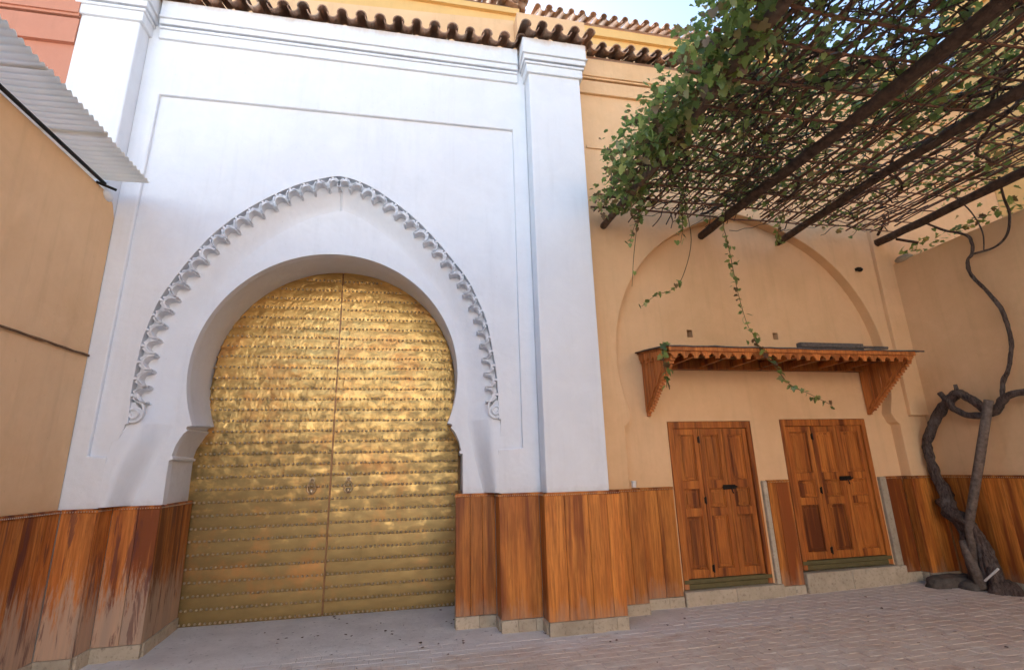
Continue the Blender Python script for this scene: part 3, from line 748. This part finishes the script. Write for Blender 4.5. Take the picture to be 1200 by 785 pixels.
# upper yellow buildings set back behind the copings
up = thing('upper_building', 'yellow upper storey with tiled eave rising behind the tan parapet at right', 'building', (8, 8.2, 0))
MB().box(2.30, 18, 8.0, 12, 0, 10.50).build('wall', M_yellow, up)
c = MB(); c.box(2.28, 18, 7.93, 8.1, 10.22, 10.25); c.box(2.28, 18, 7.96, 8.1, 10.25, 10.46); c.build('cornice', M_yellow, up)
coping(up, (2.36, 7.82, 10.60), (17.9, 7.82, 10.60), .235)
up2 = thing('upper_building', 'yellow upper storey whose tiled corner ends above the white gate', 'building', (-2, 8.2, 0))
MB().box(-14, 1.98, 8.0, 12, 0, 10.66).build('wall', M_yellow, up2)
c = MB(); c.box(-14, 2.0, 7.93, 8.1, 10.46, 10.49); c.box(-14, 2.0, 7.96, 8.1, 10.49, 10.62); c.build('cornice', M_yellow, up2)
coping(up2, (-7, 7.84, 10.74), (2.03, 7.84, 10.74), .235)
coping(up2, (2.16, 7.9, 10.72), (2.16, 11, 10.72), .235)
# pink building at the left edge
pk = thing('pink_building', 'salmon pink building with moulded cornice at far left', 'building', (-6, 6, 0))
MB().box(-10, -3.736, 5.46, 9, 0, 9.5).build('wall', M_pink, pk)
c = MB()
for z0, z1, pr in ((6.30, 6.62, .05), (6.64, 6.67, .07), (6.67, 6.9, .09), (6.92, 7.3, .12)): c.box(-10, -3.738, 5.46 - pr, 5.6, z0 - 0.0, z1)
c.build('cornice', M_pink, pk)

# ------------------------------------------------------------------ left wall with its awning
lw = thing('side_wall', 'plain tan side wall with dark pipe on top and stained wainscot, left', 'wall', (-3.3, 3, 0))
o = MB().prism([[(-9, 0), (-9, 4.50), (5.36, 4.50), (5.55, 4.44), (5.62, 4.30), (5.62, 0)]], -3.6, -3.13, plane='yz').build('wall', M_tanleft, lw); bevmod(o, .012)
run(lw, [(-3.095, -1.0), (-3.095, 5.585)][::1], M_woodL, ZT, seed=21, wmin=.18, wmax=.4) if False else None
def run_left():
    return run(lw, [(-3.09, -1.5), (-3.09, 5.585)], M_woodL, ZT, seed=21, wmin=.18, wmax=.42)
run_left()
MB().tube([(-3.115, 5.60 - .12 * i, 2.79 + .008 * noise.noise(Vector((i * .7, 0, 0))) - .002 * i + .01) for i in range(60)], [.011 + .005 * noise.noise(Vector((i * .9, 4, 0))) for i in range(60)], 6).build('cable', M_cable, lw, smooth=True)
MB().tube([(-3.10, -2, 4.43), (-3.10, 5.30, 4.53)], .018, 8).tube([(-3.13, 5.22, 4.50), (-3.02, 5.36, 4.50)], .014, 6).build('pipe', M_iron, lw, smooth=True)
m_ = MB(); m_.sphere((-3.13, 5.43, 4.47), .075, 10, 6, (.6, 1.1, .8)); m_.build('mortar_lump', M_white, lw, smooth=True)
aw = thing('corrugated_awning', 'pale corrugated awning sheets jutting from the top of the left wall', 'awning', (-3.1, 4, 4.5))
yy = 5.385; k = 0
while yy > -1.5:
    w_ = .82; m_ = MB(); N = 66; v = []; f = []
    for i in range(N + 1):
        y = yy - w_ * i / N; z = .016 * math.sin(2 * PI * (yy - w_ * i / N) / .0745)
        for x, dz in ((-3.9, .0), (-3.3, .0), (-3.0, .0), (-2.735 + .006*math.sin(k*2.1), 0)):
            v.append((x, y, 4.615 + z + (k % 2) * .006 + dz + .004*math.sin(x*9 + k)))
    for i in range(N):
        for j in range(3): q = i*4 + j; f.append((q, q+1, q+5, q+4))
    m_.add(v, f); o = m_.build('corrugated_sheet', M_corr, aw, smooth=2, merge=False, org=(-3.1, yy, 4.6))
    so_ = o.modifiers.new('solid', 'SOLIDIFY'); so_.thickness = .004
    yy -= .80; k += 1
# supports of the awning
for y in (2.5, .3): MB().tube([(-3.12, y, 4.585), (-2.80, y, 4.59)], .012, 6).build('bracket', M_iron, aw)

# ------------------------------------------------------------------ right wall
rw = thing('garden_wall', 'ochre wall on the right behind the vine trunk, wood-panelled at its foot', 'wall', (7.2, 3, 0))
o = MB().box(7.09, 7.45, -9, 5.90, 0, 4.43).build('wall', M_tan, rw); bevmod(o, .03)
run(rw, [(7.035, 5.79), (7.035, -1.0)], M_wood, 1.355, z0=.16, zg=.04, seed=31, wmin=.22, wmax=.38)
nb_ = thing('neighbour_building', 'plain yellow-ochre house wall seen through the pergola beyond the garden wall', 'building', (10.5, 3, 0))
MB().box(9.6, 16, -9, 5.82, 0, 9.6).build('wall', M_yellow, nb_)
MB().box(9.53, 9.599, -9, 5.81, 9.2, 9.62).build('cornice', M_yellow, nb_)
m_ = MB(); m_.sphere((7.12, 5.62, 4.45), .11, 12, 7, (.8, 1.2, .5)); m_.build('mortar_lump', M_stone, rw, smooth=2)
# unseen far side of the yard, added behind the viewer to shape the light
fb = thing('bounce_wall', 'unseen tall whitewashed wall, added behind the viewer to bounce sunlight', 'wall', (2, -9.3, 0))
MB().box(-14, 4.2, -9.6, -9.05, 0, 7.4).build('wall', M_white, fb)
ob = thing('dimming_block', 'unseen ochre block, added behind the viewer to dim the right side', 'building', (11, -9.3, 0))
MB().box(4.2, 18, -9.6, -8.9, 0, 7.8).build('wall', M_tan, ob)  # ochre, so that less bounce light reaches the right side

# ------------------------------------------------------------------ wooden canopy over the doors
can = thing('door_canopy', 'carved wooden canopy with scalloped fringe over the two doors', 'canopy', (4.6, 5.98, 2.2))
CX0, CX1, CYF, CYB = 2.93, 6.36, 5.20, 5.975
def ztop(y): return 2.925 + (y - CYF) / (CYB - CYF) * .095
m_ = MB(); nb = 12
for i in range(nb):
    a = CX0 - .02 + (CX1 - CX0 + .04) * i / nb; b = CX0 - .02 + (CX1 - CX0 + .04) * (i + 1) / nb - .004
    q = MB(); q.add([(a, CYF, ztop(CYF) - .02), (b, CYF, ztop(CYF) - .02), (b, CYB, ztop(CYB) - .02), (a, CYB, ztop(CYB) - .02), (a, CYF, ztop(CYF)), (b, CYF, ztop(CYF)), (b, CYB, ztop(CYB)), (a, CYB, ztop(CYB))], [(0,3,2,1),(4,5,6,7),(0,1,5,4),(1,2,6,5),(2,3,7,6),(3,0,4,7)])
    q.build('roof_board', M_woodD, can, org=(a, CYF, 2.9))
fm = MB(); nn_ = 40; v = []; f = []
for i in range(nn_ + 1):
    x = CX0 - .05 + (CX1 + .14 - CX0 + .05) * i / nn_
    for j, y in enumerate((CYF - .045, CYF - .04, 5.45, 5.7, CYB)):
        v.append((x, y, ztop(y) + (.002 if j == 0 else .014) + .010 * noise.noise(Vector((x * 3, y * 5, 0))) + .006 * noise.noise(Vector((x * 14, y * 8, 2)))))
for i in range(nn_):
    for j in range(4): q = i*5 + j; f.append((q, q+5, q+6, q+1))
fm.add(v, f); o = fm.build('roofing_felt', M_felt, can, smooth=2, merge=False); s_ = o.modifiers.new('solid', 'SOLIDIFY'); s_.thickness = .012; s_.offset = -1
# fringe: a scalloped board per tooth
def tooth(wd, h):
    P = [(0, 0), (wd, 0), (wd, -h * .62), (wd * .93, -h * .62), (wd * .93, -h * .75)]
    P += [(wd * .5 + wd * .43 * math.cos(a), -h * .74 - h * .26 * math.sin(a)) for a in [PI * k / 6 for k in range(1, 6)]] 
    P = [(0, 0), (wd, 0), (wd, -h*.55), (wd*.86, -h*.60), (wd*.82, -h*.72), (wd*.70, -h*.78), (wd*.70, -h), (wd*.30, -h), (wd*.30, -h*.78), (wd*.18, -h*.72), (wd*.14, -h*.60), (0, -h*.55)]
    return P
nt2 = 25; tw = (CX1 - CX0) / nt2
tm = MB().prism([tooth(tw * .985, .125)], 0, .024).data('fringe_board', M_woodC, bevel=.002)
fas = MB().box(CX0 - .012, CX1 + .012, CYF - .028, CYF - .006, 2.872, 2.922).build('fascia', M_woodC, can, bevel=.003)
for i in range(nt2): inst('fringe_board', tm, can, Matrix.Translation((CX0 + tw * i, CYF - .003, 2.918 + rnd.uniform(-.002, .002))))
ns2 = 6; sw = (CYB - CYF - .02) / ns2
tms = MB().prism([tooth(sw * .98, .125)], 0, .024, plane='yz').data('fringe_board', M_woodC, bevel=.002)
for xs_ in (CX0 - .005, CX1 - .02):
    for i in range(ns2): inst('fringe_board', tms, can, Matrix.Translation((xs_, CYF + .022 + sw * i, 2.918 + .095 * (i / ns2))))
# brackets: a triangular panel of boards with a stepped, toothed edge
for bx in (CX0 + .035, CX1 - .07):
    br = MB(); prof = [(CYB, 2.20), (CYB, 2.97), (CYF + .03, 2.88), (CYF + .03, 2.80)]
    nS = 16
    a0, a1 = (CYF + .05, 2.79), (CYB - .055, 2.235)
    for i in range(nS):
        t0, t1 = i / nS, (i + .62) / nS
        p = (a0[0] + (a1[0]-a0[0])*t0, a0[1] + (a1[1]-a0[1])*t0); q = (a0[0] + (a1[0]-a0[0])*t1, a0[1] + (a1[1]-a0[1])*t1)
        prof += [p, (q[0], p[1]), (q[0] + .012, q[1] - .0)]
    prof += [(CYB - .05, 2.20)]
    br.prism([prof], bx, bx + .035, plane='yz'); root = br.build('bracket', M_woodC, can, bevel=0, org=(bx, CYB, 2.2))
    # raised boards on the outer face and the moulded diagonal
    for sx in (bx - .014, bx + .035):
        for k2 in range(3):
            ya = CYB - .012 - k2 * .17; yb2 = ya - .14; zl = 2.23 + k2 * .14
            bd = MB(); bd.prism([[(ya, zl + .02), (ya, 2.90 - .012 * k2), (yb2, 2.885 - .012 * k2), (yb2, zl + .17)]], sx, sx + .014, plane='yz'); bd.build('bracket_board', M_woodC, root, bevel=.003)
    dg = MB(); dg.tube([(bx + .017, a0[0] + (a1[0]-a0[0])*t, a0[1] + (a1[1]-a0[1])*t + .012) for t in [k / 10 for k in range(11)]], .026, 6); 
    for i in range(18):
        t = i / 18; c_ = (a0[0] + (a1[0]-a0[0])*t - .012, a0[1] + (a1[1]-a0[1])*t - .005); dg.box(bx - .012, bx + .048, c_[0] - .012, c_[0] + .014, c_[1] - .014, c_[1] + .014)
    dg.build('moulded_edge', M_woodC, root)
MB().box(CX0 + .03, CX1 - .03, CYB - .10, CYB, 2.80, 2.94).build('ledger', M_woodD, can, bevel=.004)
for i in range(7): x = CX0 + .35 + i * .45; MB().box(x, x + .05, CYF + .03, CYB - .1, 2.83, 2.90).build('rafter', M_woodD, can, bevel=.003)
# bits lying on the canopy
tag(MB().tube([(4.72, 5.22, 2.975), (5.2, 5.235, 2.978), (6.05, 5.26, 2.985)], .020, 7, .3).build('wooden_batten', M_felt, smooth=True), 'long dark batten lying along the right half of the canopy roof', 'batten')
tag(MB().box(4.80, 5.74, 5.30, 5.38, 2.965, 3.045).build('grey_board', M_felt, bevel=.006), 'short grey board lying behind the batten on the canopy', 'board')
m_ = MB(); m_.sphere((6.50, 5.80, 4.315), .045, 8, 5, (1, .8, .7)).box(6.44, 6.50, 5.77, 5.83, 4.30, 4.34)
tag(m_.build('wall_fitting', M_iron), 'small dark fitting on the tan wall below the lowest beam', 'fitting')
# cup on the ledge
cupm = MB(); N = 14
for a_, (r_, z_) in enumerate([(0.001, 1.357), (.026, 1.357), (.032, 1.43), (.0335, 1.432), (.030, 1.428), (.024, 1.362), (.001, 1.362)]):
    cupm.v += [(2.625 + r_ * math.cos(2*PI*k/N), 5.795 + r_ * math.sin(2*PI*k/N), z_) for k in range(N)]
for a_ in range(6):
    for k in range(N): cupm.f.append((a_*N + k, a_*N + (k+1) % N, (a_+1)*N + (k+1) % N, (a_+1)*N + k))
tag(cupm.build('paper_cup', M_cup, smooth=True), 'small white cup left on the wainscot ledge beside the white gate', 'cup')

# ------------------------------------------------------------------ pergola
per = thing('pergola', 'dark log and cane pergola carrying the grape vine over the yard', 'pergola', (4.7, 3.4, 0))
for x, y1, r, mt in ((2.53, 5.86, .05, M_logR), (4.09, 6.0, .062, M_darkwood), (5.32, 6.0, .055, M_darkwood), (6.86, 5.80, .062, M_darkwood)):
    P = []; n_ = 38
    for i in range(n_ + 1):
        y = y1 + (-3.2 - y1) * i / n_; P.append((x + .022 * math.sin(y * 1.3 + x) + (.03 if x < 3 else -.0) * (y1 - y) / 3, y, 4.755 + .02 * math.sin(y * .9 + x * 2)))
    MB().tube(P, [r * (.88 + .45 * i / n_) for i in range(n_ + 1)], 10, .25, x).build('beam', mt, per, smooth=2)
    if x == 6.86:
        MB().tube([(6.87, 5.72, 4.86), (6.80, 5.5, 4.98), (6.72, 5.45, 5.04)], .022, 6, .3).tube([(6.98, 5.55, 4.72), (7.03, 5.30, 4.55)], .018, 6, .3).build('stub', mt, per, smooth=2)
for i in range(25):
    y = 5.62 - i * .345 + rnd.uniform(-.06, .06); P = [(2.25 + k * .35, y + .03 * noise.noise(Vector((k * .6, i, 0))) + (.04 * (k - 7) * (rnd.random() - .5)) * .3, 4.855 + .02 * noise.noise(Vector((k * .4, i, 5)))) for k in range(15)]
    MB().tube(P, [.016 - .0005 * k for k in range(15)], 6, .2, i).build('cross_cane', M_cane, per, smooth=2)
x = 2.35; i = 0
while x < 7.05:
    P = []; y1 = 5.55 + rnd.uniform(-.25, .2); dx = rnd.uniform(-.07, .07)
    for k in range(22): y = y1 - (y1 + 3.0) * k / 21; P.append((x + dx * k / 3 + .05 * noise.noise(Vector((k * .7, i * 3, 0))), y, 4.885 + .025 * noise.noise(Vector((k * .5, i, 9)))))
    MB().tube(P, rnd.uniform(.008, .0135), 6, .2, i).build('cane', M_cane, per, smooth=2)
    x += rnd.uniform(.05, .16); i += 1

# ------------------------------------------------------------------ the vine
vine = thing('grape_vine', 'old twisted grape vine climbing the right wall onto the pergola', 'vine', (6.9, 5.25, 0))
def smooth3(P, n=5):
    return [tuple(p) for p in catmull([tuple(p) for p in P], n)]
def radlerp(R, n): return [R[int(k * (len(R) - 1) / (n - 1))] * (1 - (k * (len(R) - 1) / (n - 1)) % 1) + R[min(len(R) - 1, int(k * (len(R) - 1) / (n - 1)) + 1)] * ((k * (len(R) - 1) / (n - 1)) % 1) for k in range(n)]
TR = [(6.72, 5.17, .03), (6.78, 5.20, .22), (6.83, 5.25, .45), (6.84, 5.32, .64), (6.84, 5.47, .78), (6.86, 5.60, .92), (6.88, 5.63, 1.12), (6.88, 5.69, 1.336), (6.88, 5.727, 1.556), (6.88, 5.719, 1.78), (6.9, 5.618, 2.0), (6.9, 5.471, 2.176), (6.9, 5.302, 2.323), (6.9, 5.187, 2.385), (6.9, 5.07, 2.315), (6.9, 4.97, 2.195), (6.9, 4.89, 2.11), (6.9, 4.806, 2.133), (6.9, 4.695, 2.24), (6.9, 4.597, 2.287), (6.92, 4.40, 2.31), (6.94, 4.1, 2.36), (6.95, 3.7, 2.6), (6.96, 3.4, 3.2), (6.95, 3.2, 4.0), (6.9, 3.1, 4.85)]
RR = [.09, .075, .062, .058, .065, .088, .072, .06, .055, .052, .052, .054, .056, .052, .048, .046, .044, .044, .042, .040, .036, .034, .03, .03, .03, .03]
P = smooth3(TR); MB().tube(P, radlerp(RR, len(P)), 12, .45, 3).build('trunk', M_bark, vine, smooth=2)
P = smooth3([(6.86, 5.38, 2.42), (6.86, 5.30, 2.30), (6.84, 5.222, 2.19), (6.84, 5.089, 2.10), (6.85, 4.926, 2.07), (6.88, 4.86, 2.10)]); MB().tube(P, radlerp([.028, .036, .036, .034, .034, .03], len(P)), 9, .4, 5).build('branch', M_bark, vine, smooth=2)
MB().tube([(6.9, 5.187, 2.39), (6.89, 5.185, 2.50)], [.028, .02], 8, .3, 1).build('branch_stub', M_bark, vine, smooth=2)
P = smooth3([(6.85, 5.66, 1.08), (6.80, 5.58, .95), (6.80, 5.42, .85), (6.82, 5.33, .70), (6.80, 5.30, .4), (6.78, 5.34, .1)]); MB().tube(P, radlerp([.06, .065, .07, .06, .05, .06], len(P)), 10, .5, 8).build('branch', M_bark, vine, smooth=2)
P = smooth3([(6.88, 5.62, .98), (6.84, 5.50, .66), (6.80, 5.48, .38), (6.78, 5.45, .08)]); MB().tube(P, radlerp([.06, .04, .035, .05], len(P)), 9, .5, 2).build('branch', M_bark, vine, smooth=2)
thin = [(6.93, 4.70, 2.25), (6.95, 4.723, 2.326), (6.98, 4.695, 2.476), (6.98, 4.627, 2.567), (6.98, 4.532, 2.805), (6.98, 4.50, 3.006), (6.98, 4.506, 3.274), (6.98, 4.586, 3.519), (6.98, 4.683, 3.724), (6.98, 4.731, 3.858), (6.98, 4.72, 4.029), (6.98, 4.655, 4.084), (6.98, 4.621, 4.221), (6.97, 4.66, 4.359), (6.94, 4.865, 4.52), (6.90, 5.044, 4.72)]
P = smooth3(thin); MB().tube(P, radlerp([.028, .026, .024, .023, .023, .022, .022, .021, .020, .020, .020, .018, .017, .016, .015, .014], len(P)), 8, .35, 6).build('branch', M_bark, vine, smooth=2)
P = smooth3([(6.98, 4.655, 4.084), (6.98, 4.404, 4.063), (6.98, 4.242, 4.155), (6.98, 4.156, 4.392), (6.97, 4.158, 4.60), (6.9, 4.1, 4.85)]); MB().tube(P, .014, 7, .3, 4).build('branch', M_bark, vine, smooth=2)
P = smooth3([(6.98, 4.52, 4.07), (6.97, 4.47, 4.3), (6.96, 4.52, 4.6), (6.9, 4.6, 4.85)]); MB().tube(P, .008, 6, .3, 4).build('branch', M_bark, vine, smooth=2)
def inside(x, y): return 2.3 < x < 7.2 and .6 < y < 5.8
stems = MB()
for i in range(520):
    big = i < 44
    if big: x, y, z = rnd.uniform(2.4, 7.0), rnd.uniform(1.0, 5.3), 4.92
    else: x, y, z = (rnd.uniform(2.4, 4.2) if rnd.random() < .65 else rnd.uniform(4.2, 7)), rnd.uniform(1.0, 5.6), rnd.uniform(4.8, 5.1)
    a = rnd.uniform(0, 2*PI); P = []
    for k in range(rnd.randint(10, 18)):
        P.append((x, y, z)); a += rnd.uniform(-.5, .5); x += .10 * math.cos(a); y += .10 * math.sin(a); z = min(5.25, max(4.72, z + rnd.uniform(-.05, .05)))
        if not inside(x, y): break
    if len(P) > 3: stems.tube(P, rnd.uniform(.009, .019) if big else rnd.uniform(.0035, .008), 5, .3, i)
stuff(stems.build('twigs', M_bark, vine, smooth=2, merge=False))
# leaves
def leaf_template(seed):
    R = random.Random(seed); prof = [(0, -.12), (.20, -.30), (.42, -.12), (.34, .08), (.50, .28), (.27, .34), (.20, .60), (0, .78)]
    pts = [(x * R.uniform(.9, 1.1), y * R.uniform(.92, 1.08)) for x, y in prof]
    L = [(-x, y) for x, y in reversed(pts[1:-1])]
    ring = pts + L; cv = R.uniform(.15, .5); dr = R.uniform(.1, .5)
    v = [(0, .12, .0)] + [(x, y, cv * abs(x) * .5 - dr * (y ** 2) * .35 + R.uniform(-.02, .02)) for x, y in ring]
    n_ = len(ring); f = [(0, 1 + i, 1 + (i + 1) % n_) for i in range(n_)]
    return v, f
LT = [leaf_template(s_) for s_ in range(6)]
LM = []
for v, f in LT:
    b_ = MB(); b_.add(v, f); LM.append(b_.data('leaf', M_leaf, smooth=2, merge=False))
leaves = []
def leaf(x, y, z, s=None, hang=.0):
    s = s or (rnd.uniform(.03, .06) if rnd.random() < .6 else rnd.uniform(.055, .092))
    Rm = Matrix.Rotation(rnd.uniform(0, 2*PI), 4, 'Z') @ Matrix.Rotation(rnd.gauss(0, .55) - hang, 4, 'X') @ Matrix.Rotation(rnd.gauss(0, .5), 4, 'Y')
    leaves.append((Matrix.Translation((x, y, z)) @ Rm @ Matrix.Scale(s, 4), rnd.randrange(6)))
def dens(x, y):
    n0 = noise.noise(Vector((x * 1.1, y * 1.1, 3))) + .5 * noise.noise(Vector((x * 3, y * 3, 7)))
    left_ = max(0, min(1, (5.4 - x) / 2.4))
    n1 = noise.noise(Vector((x * 4.5, y * 4.5, 11)))
    return .28 + .55 * n0 + .50 * left_ + .45 * n1 * left_
cnt = 0
while cnt < 12000:
    x, y = rnd.uniform(2.02, 7.15), rnd.uniform(.8, 5.75)
    edge = 2.10 + .10 * noise.noise(Vector((y * 2.3, 0, 0))) + .16 * max(0, y - 4.6) + .08 * noise.noise(Vector((y * 7, 5, 0)))
    if x < edge: continue
    if y > 5.15 + .35 * noise.noise(Vector((x * 2, 9, 0))): 
        if rnd.random() < .8: continue
    if rnd.random() > dens(x, y): continue
    lm = max(0, min(1, (4.6 - x) / 1.6)); z = 4.93 + rnd.gauss(.04, .07) + lm * rnd.uniform(-.22, .25) * rnd.random() ** .5
    leaf(x, y, z); cnt += 1
for i in range(3600): leaf(rnd.uniform(2.1, 7.1), rnd.uniform(-3.1, .85), 4.95 + rnd.gauss(0, .08), rnd.uniform(.07, .12))
# drooping fringe along the left edge
for i in range(120):
    y = rnd.uniform(1.2, 5.35); x = 2.12 + .16 * max(0, y - 4.6) + rnd.uniform(0, .5); L = rnd.uniform(.12, .34)
    for k in range(int(L / .025)): leaf(x + rnd.gauss(0, .05), y + rnd.gauss(0, .05), 4.85 - k * .025, rnd.uniform(.06, .11), .6)
def tendril(P, dense=.055, r=.0045, s=(.045, .08), start=0.0):
    P = smooth3(P, 5); at_ = arclen(P); T = at_[-1]
    MB().tube(P, [r * (1.3 - .8 * k / len(P)) for k in range(len(P))], 5, .2, 1).build('tendril', M_stem, vine, smooth=2)
    t = start * T
    while t < T:
        i = max(0, min(len(P) - 2, next((q for q in range(len(at_)) if at_[q] > t), len(at_) - 1) - 1)); u = (t - at_[i]) / (at_[i+1] - at_[i] + 1e-9)
        p = [a + (b - a) * u for a, b in zip(P[i], P[i+1])]
        for q in range(rnd.choice((1, 1, 2))): leaf(p[0] + rnd.gauss(0, .022), p[1] + rnd.gauss(0, .03), p[2] + rnd.gauss(0, .015), rnd.uniform(*s), .7)
        t += rnd.uniform(.6, 1.5) * dense
tendril([(3.95, 5.1, 4.95), (3.965, 5.3, 4.62), (3.974, 5.3, 4.42), (3.993, 5.3, 4.162), (4.011, 5.3, 3.814), (4.038, 5.3, 3.531), (4.103, 5.3, 3.2), (4.228, 5.3, 3.094)], .035, s=(.04, .075))
tendril([(4.03, 5.12, 3.03), (4.002, 5.1, 2.984), (4.186, 5.1, 2.729), (4.368, 5.1, 2.476), (4.632, 5.1, 2.356), (4.897, 5.1, 2.225)], .045, s=(.045, .085))
tendril([(3.3, 5.1, 4.8), (3.40, 5.2, 4.3), (3.22, 5.2, 3.80), (3.05, 5.2, 3.62), (2.85, 5.2, 3.55), (2.644, 5.2, 3.40)], .05, s=(.04, .075), start=.62)
tendril([(2.80, 5.2, 4.85), (2.785, 5.2, 4.65), (2.66, 5.2, 4.45), (2.554, 5.2, 4.142)], .03, s=(.05, .09))
tendril([(3.4, 5.3, 4.8), (3.30, 5.2, 4.45), (3.25, 5.2, 4.25)], .03, s=(.05, .09))
tendril([(4.9, 5.3, 4.85), (4.85, 5.4, 4.6), (4.88, 5.4, 4.42)], .03, s=(.05, .09))
tendril([(2.72, 5.2, 4.6), (2.66, 5.3, 4.1), (2.62, 5.35, 3.7)], .5, start=.8)
tendril([(2.88, 5.22, 2.98), (2.85, 5.20, 2.8), (2.86, 5.2, 2.6), (2.88, 5.25, 2.45)], .03, s=(.06, .10))
tendril([(6.0, 5.2, 4.9), (6.1, 5.35, 4.72), (6.0, 5.4, 4.6)], .05, s=(.04, .07))
for i in range(160): leaf(rnd.uniform(6.95, 7.2), rnd.uniform(3.0, 5.6), 4.44 + abs(rnd.gauss(0, .09)), rnd.uniform(.05, .09))
camp = Vector((0, 0, 1.6))
def lvis(Mx):
    p = Mx.translation - camp; z = p.dot(F_)
    return z > 0 and abs(p.dot(R_) / z) < 1.0 and abs(p.dot(U_) / z) < .66
order = sorted(range(len(leaves)), key=lambda i: (0 if lvis(leaves[i][0]) and leaves[i][0].translation.x < 2.9 + 9 * (leaves[i][0].translation.z < 4.5) else 1, (leaves[i][0].translation - camp).length / leaves[i][0].to_scale().x))
single = set(order[:290])
mass = MB()
for i, (Mx, t) in enumerate(leaves):
    if i in single: inst('leaf', LM[t], vine, Mx)
    else:
        v, f = LT[t]; mass.add([Mx @ Vector(p) for p in v], f)
stuff(mass.build('leaf', M_leaf, vine, smooth=2, merge=False))
# post that props the vine, and what lies at its foot
tag(MB().tube([(6.78, 5.40, .12), (6.78, 5.35, .80), (6.79, 5.05, 1.55), (6.79, 4.775, 2.24)], [.052, .054, .052, .048], 10, .3, 2).build('prop_post', M_post, smooth=2), 'grey weathered post propping the vine against the right wall', 'post')
tag(MB().tube([(6.70, 5.30, .08), (6.74, 5.42, .45), (6.76, 5.46, .60)], [.055, .05, .035], 9, .3, 5).build('wooden_stump', M_post, smooth=2), 'short brown upright stump between vine trunk and post foot', 'stump')
kb_ = MB(); R = random.Random(4)
blk = [((6.66, 5.62, .10), (.34, .12, .085)), ((6.74, 5.42, .07), (.17, .12, .08)), ((6.60, 5.74, .07), (.16, .08, .09))]
for n_b, (c, s_) in enumerate(blk):
    b_ = MB().sphere((0, 0, 0), 1, 14, 9)
    b_.v = [(c[0] + s_[0]*math.copysign(abs(a)**.55, a)*(1 + .22*noise.noise(Vector((a*2, b*2, d_*2 + n_b*5)))), c[1] + s_[1]*math.copysign(abs(b)**.55, b)*(1 + .22*noise.noise(Vector((a*2, b*2 + 3, d_*2 + n_b*5)))), c[2] + s_[2]*math.copysign(abs(d_)**.6, d_)*(1 + .25*noise.noise(Vector((a*2, b*2, d_*2 + 9))))) for a, b, d_ in b_.v]
    tag(b_.build('kerb_stone', M_rubble, smooth=2), ['long rough stone kerb between the right door and the vine', 'rough dark stone hard against the vine trunk foot', 'small rough stone nearest the right door at the kerb end'][n_b], 'stone', 'rough stones at the foot of the vine')
tag(MB().tube([(6.62, 5.20, .20), (6.62, 5.02, .36)], .012, 6).build('metal_rod', M_cup), 'thin pale rod leaning at the foot of the vine', 'rod')
b_ = MB().sphere((0, 0, 0), 1, 16, 10); b_.v = [(6.82 + .13*a*(1 + .5*noise.noise(Vector((a*3, b*3, d_*3)))), 5.14 + .17*b*(1 + .5*noise.noise(Vector((a*3, b*3, d_*3 + 2)))), .08 + .13*d_*(1 + .4*noise.noise(Vector((a*3, b*3, d_*3 + 5))))) for a, b, d_ in b_.v]
b_.build('root_mass', M_bark, vine, smooth=2)
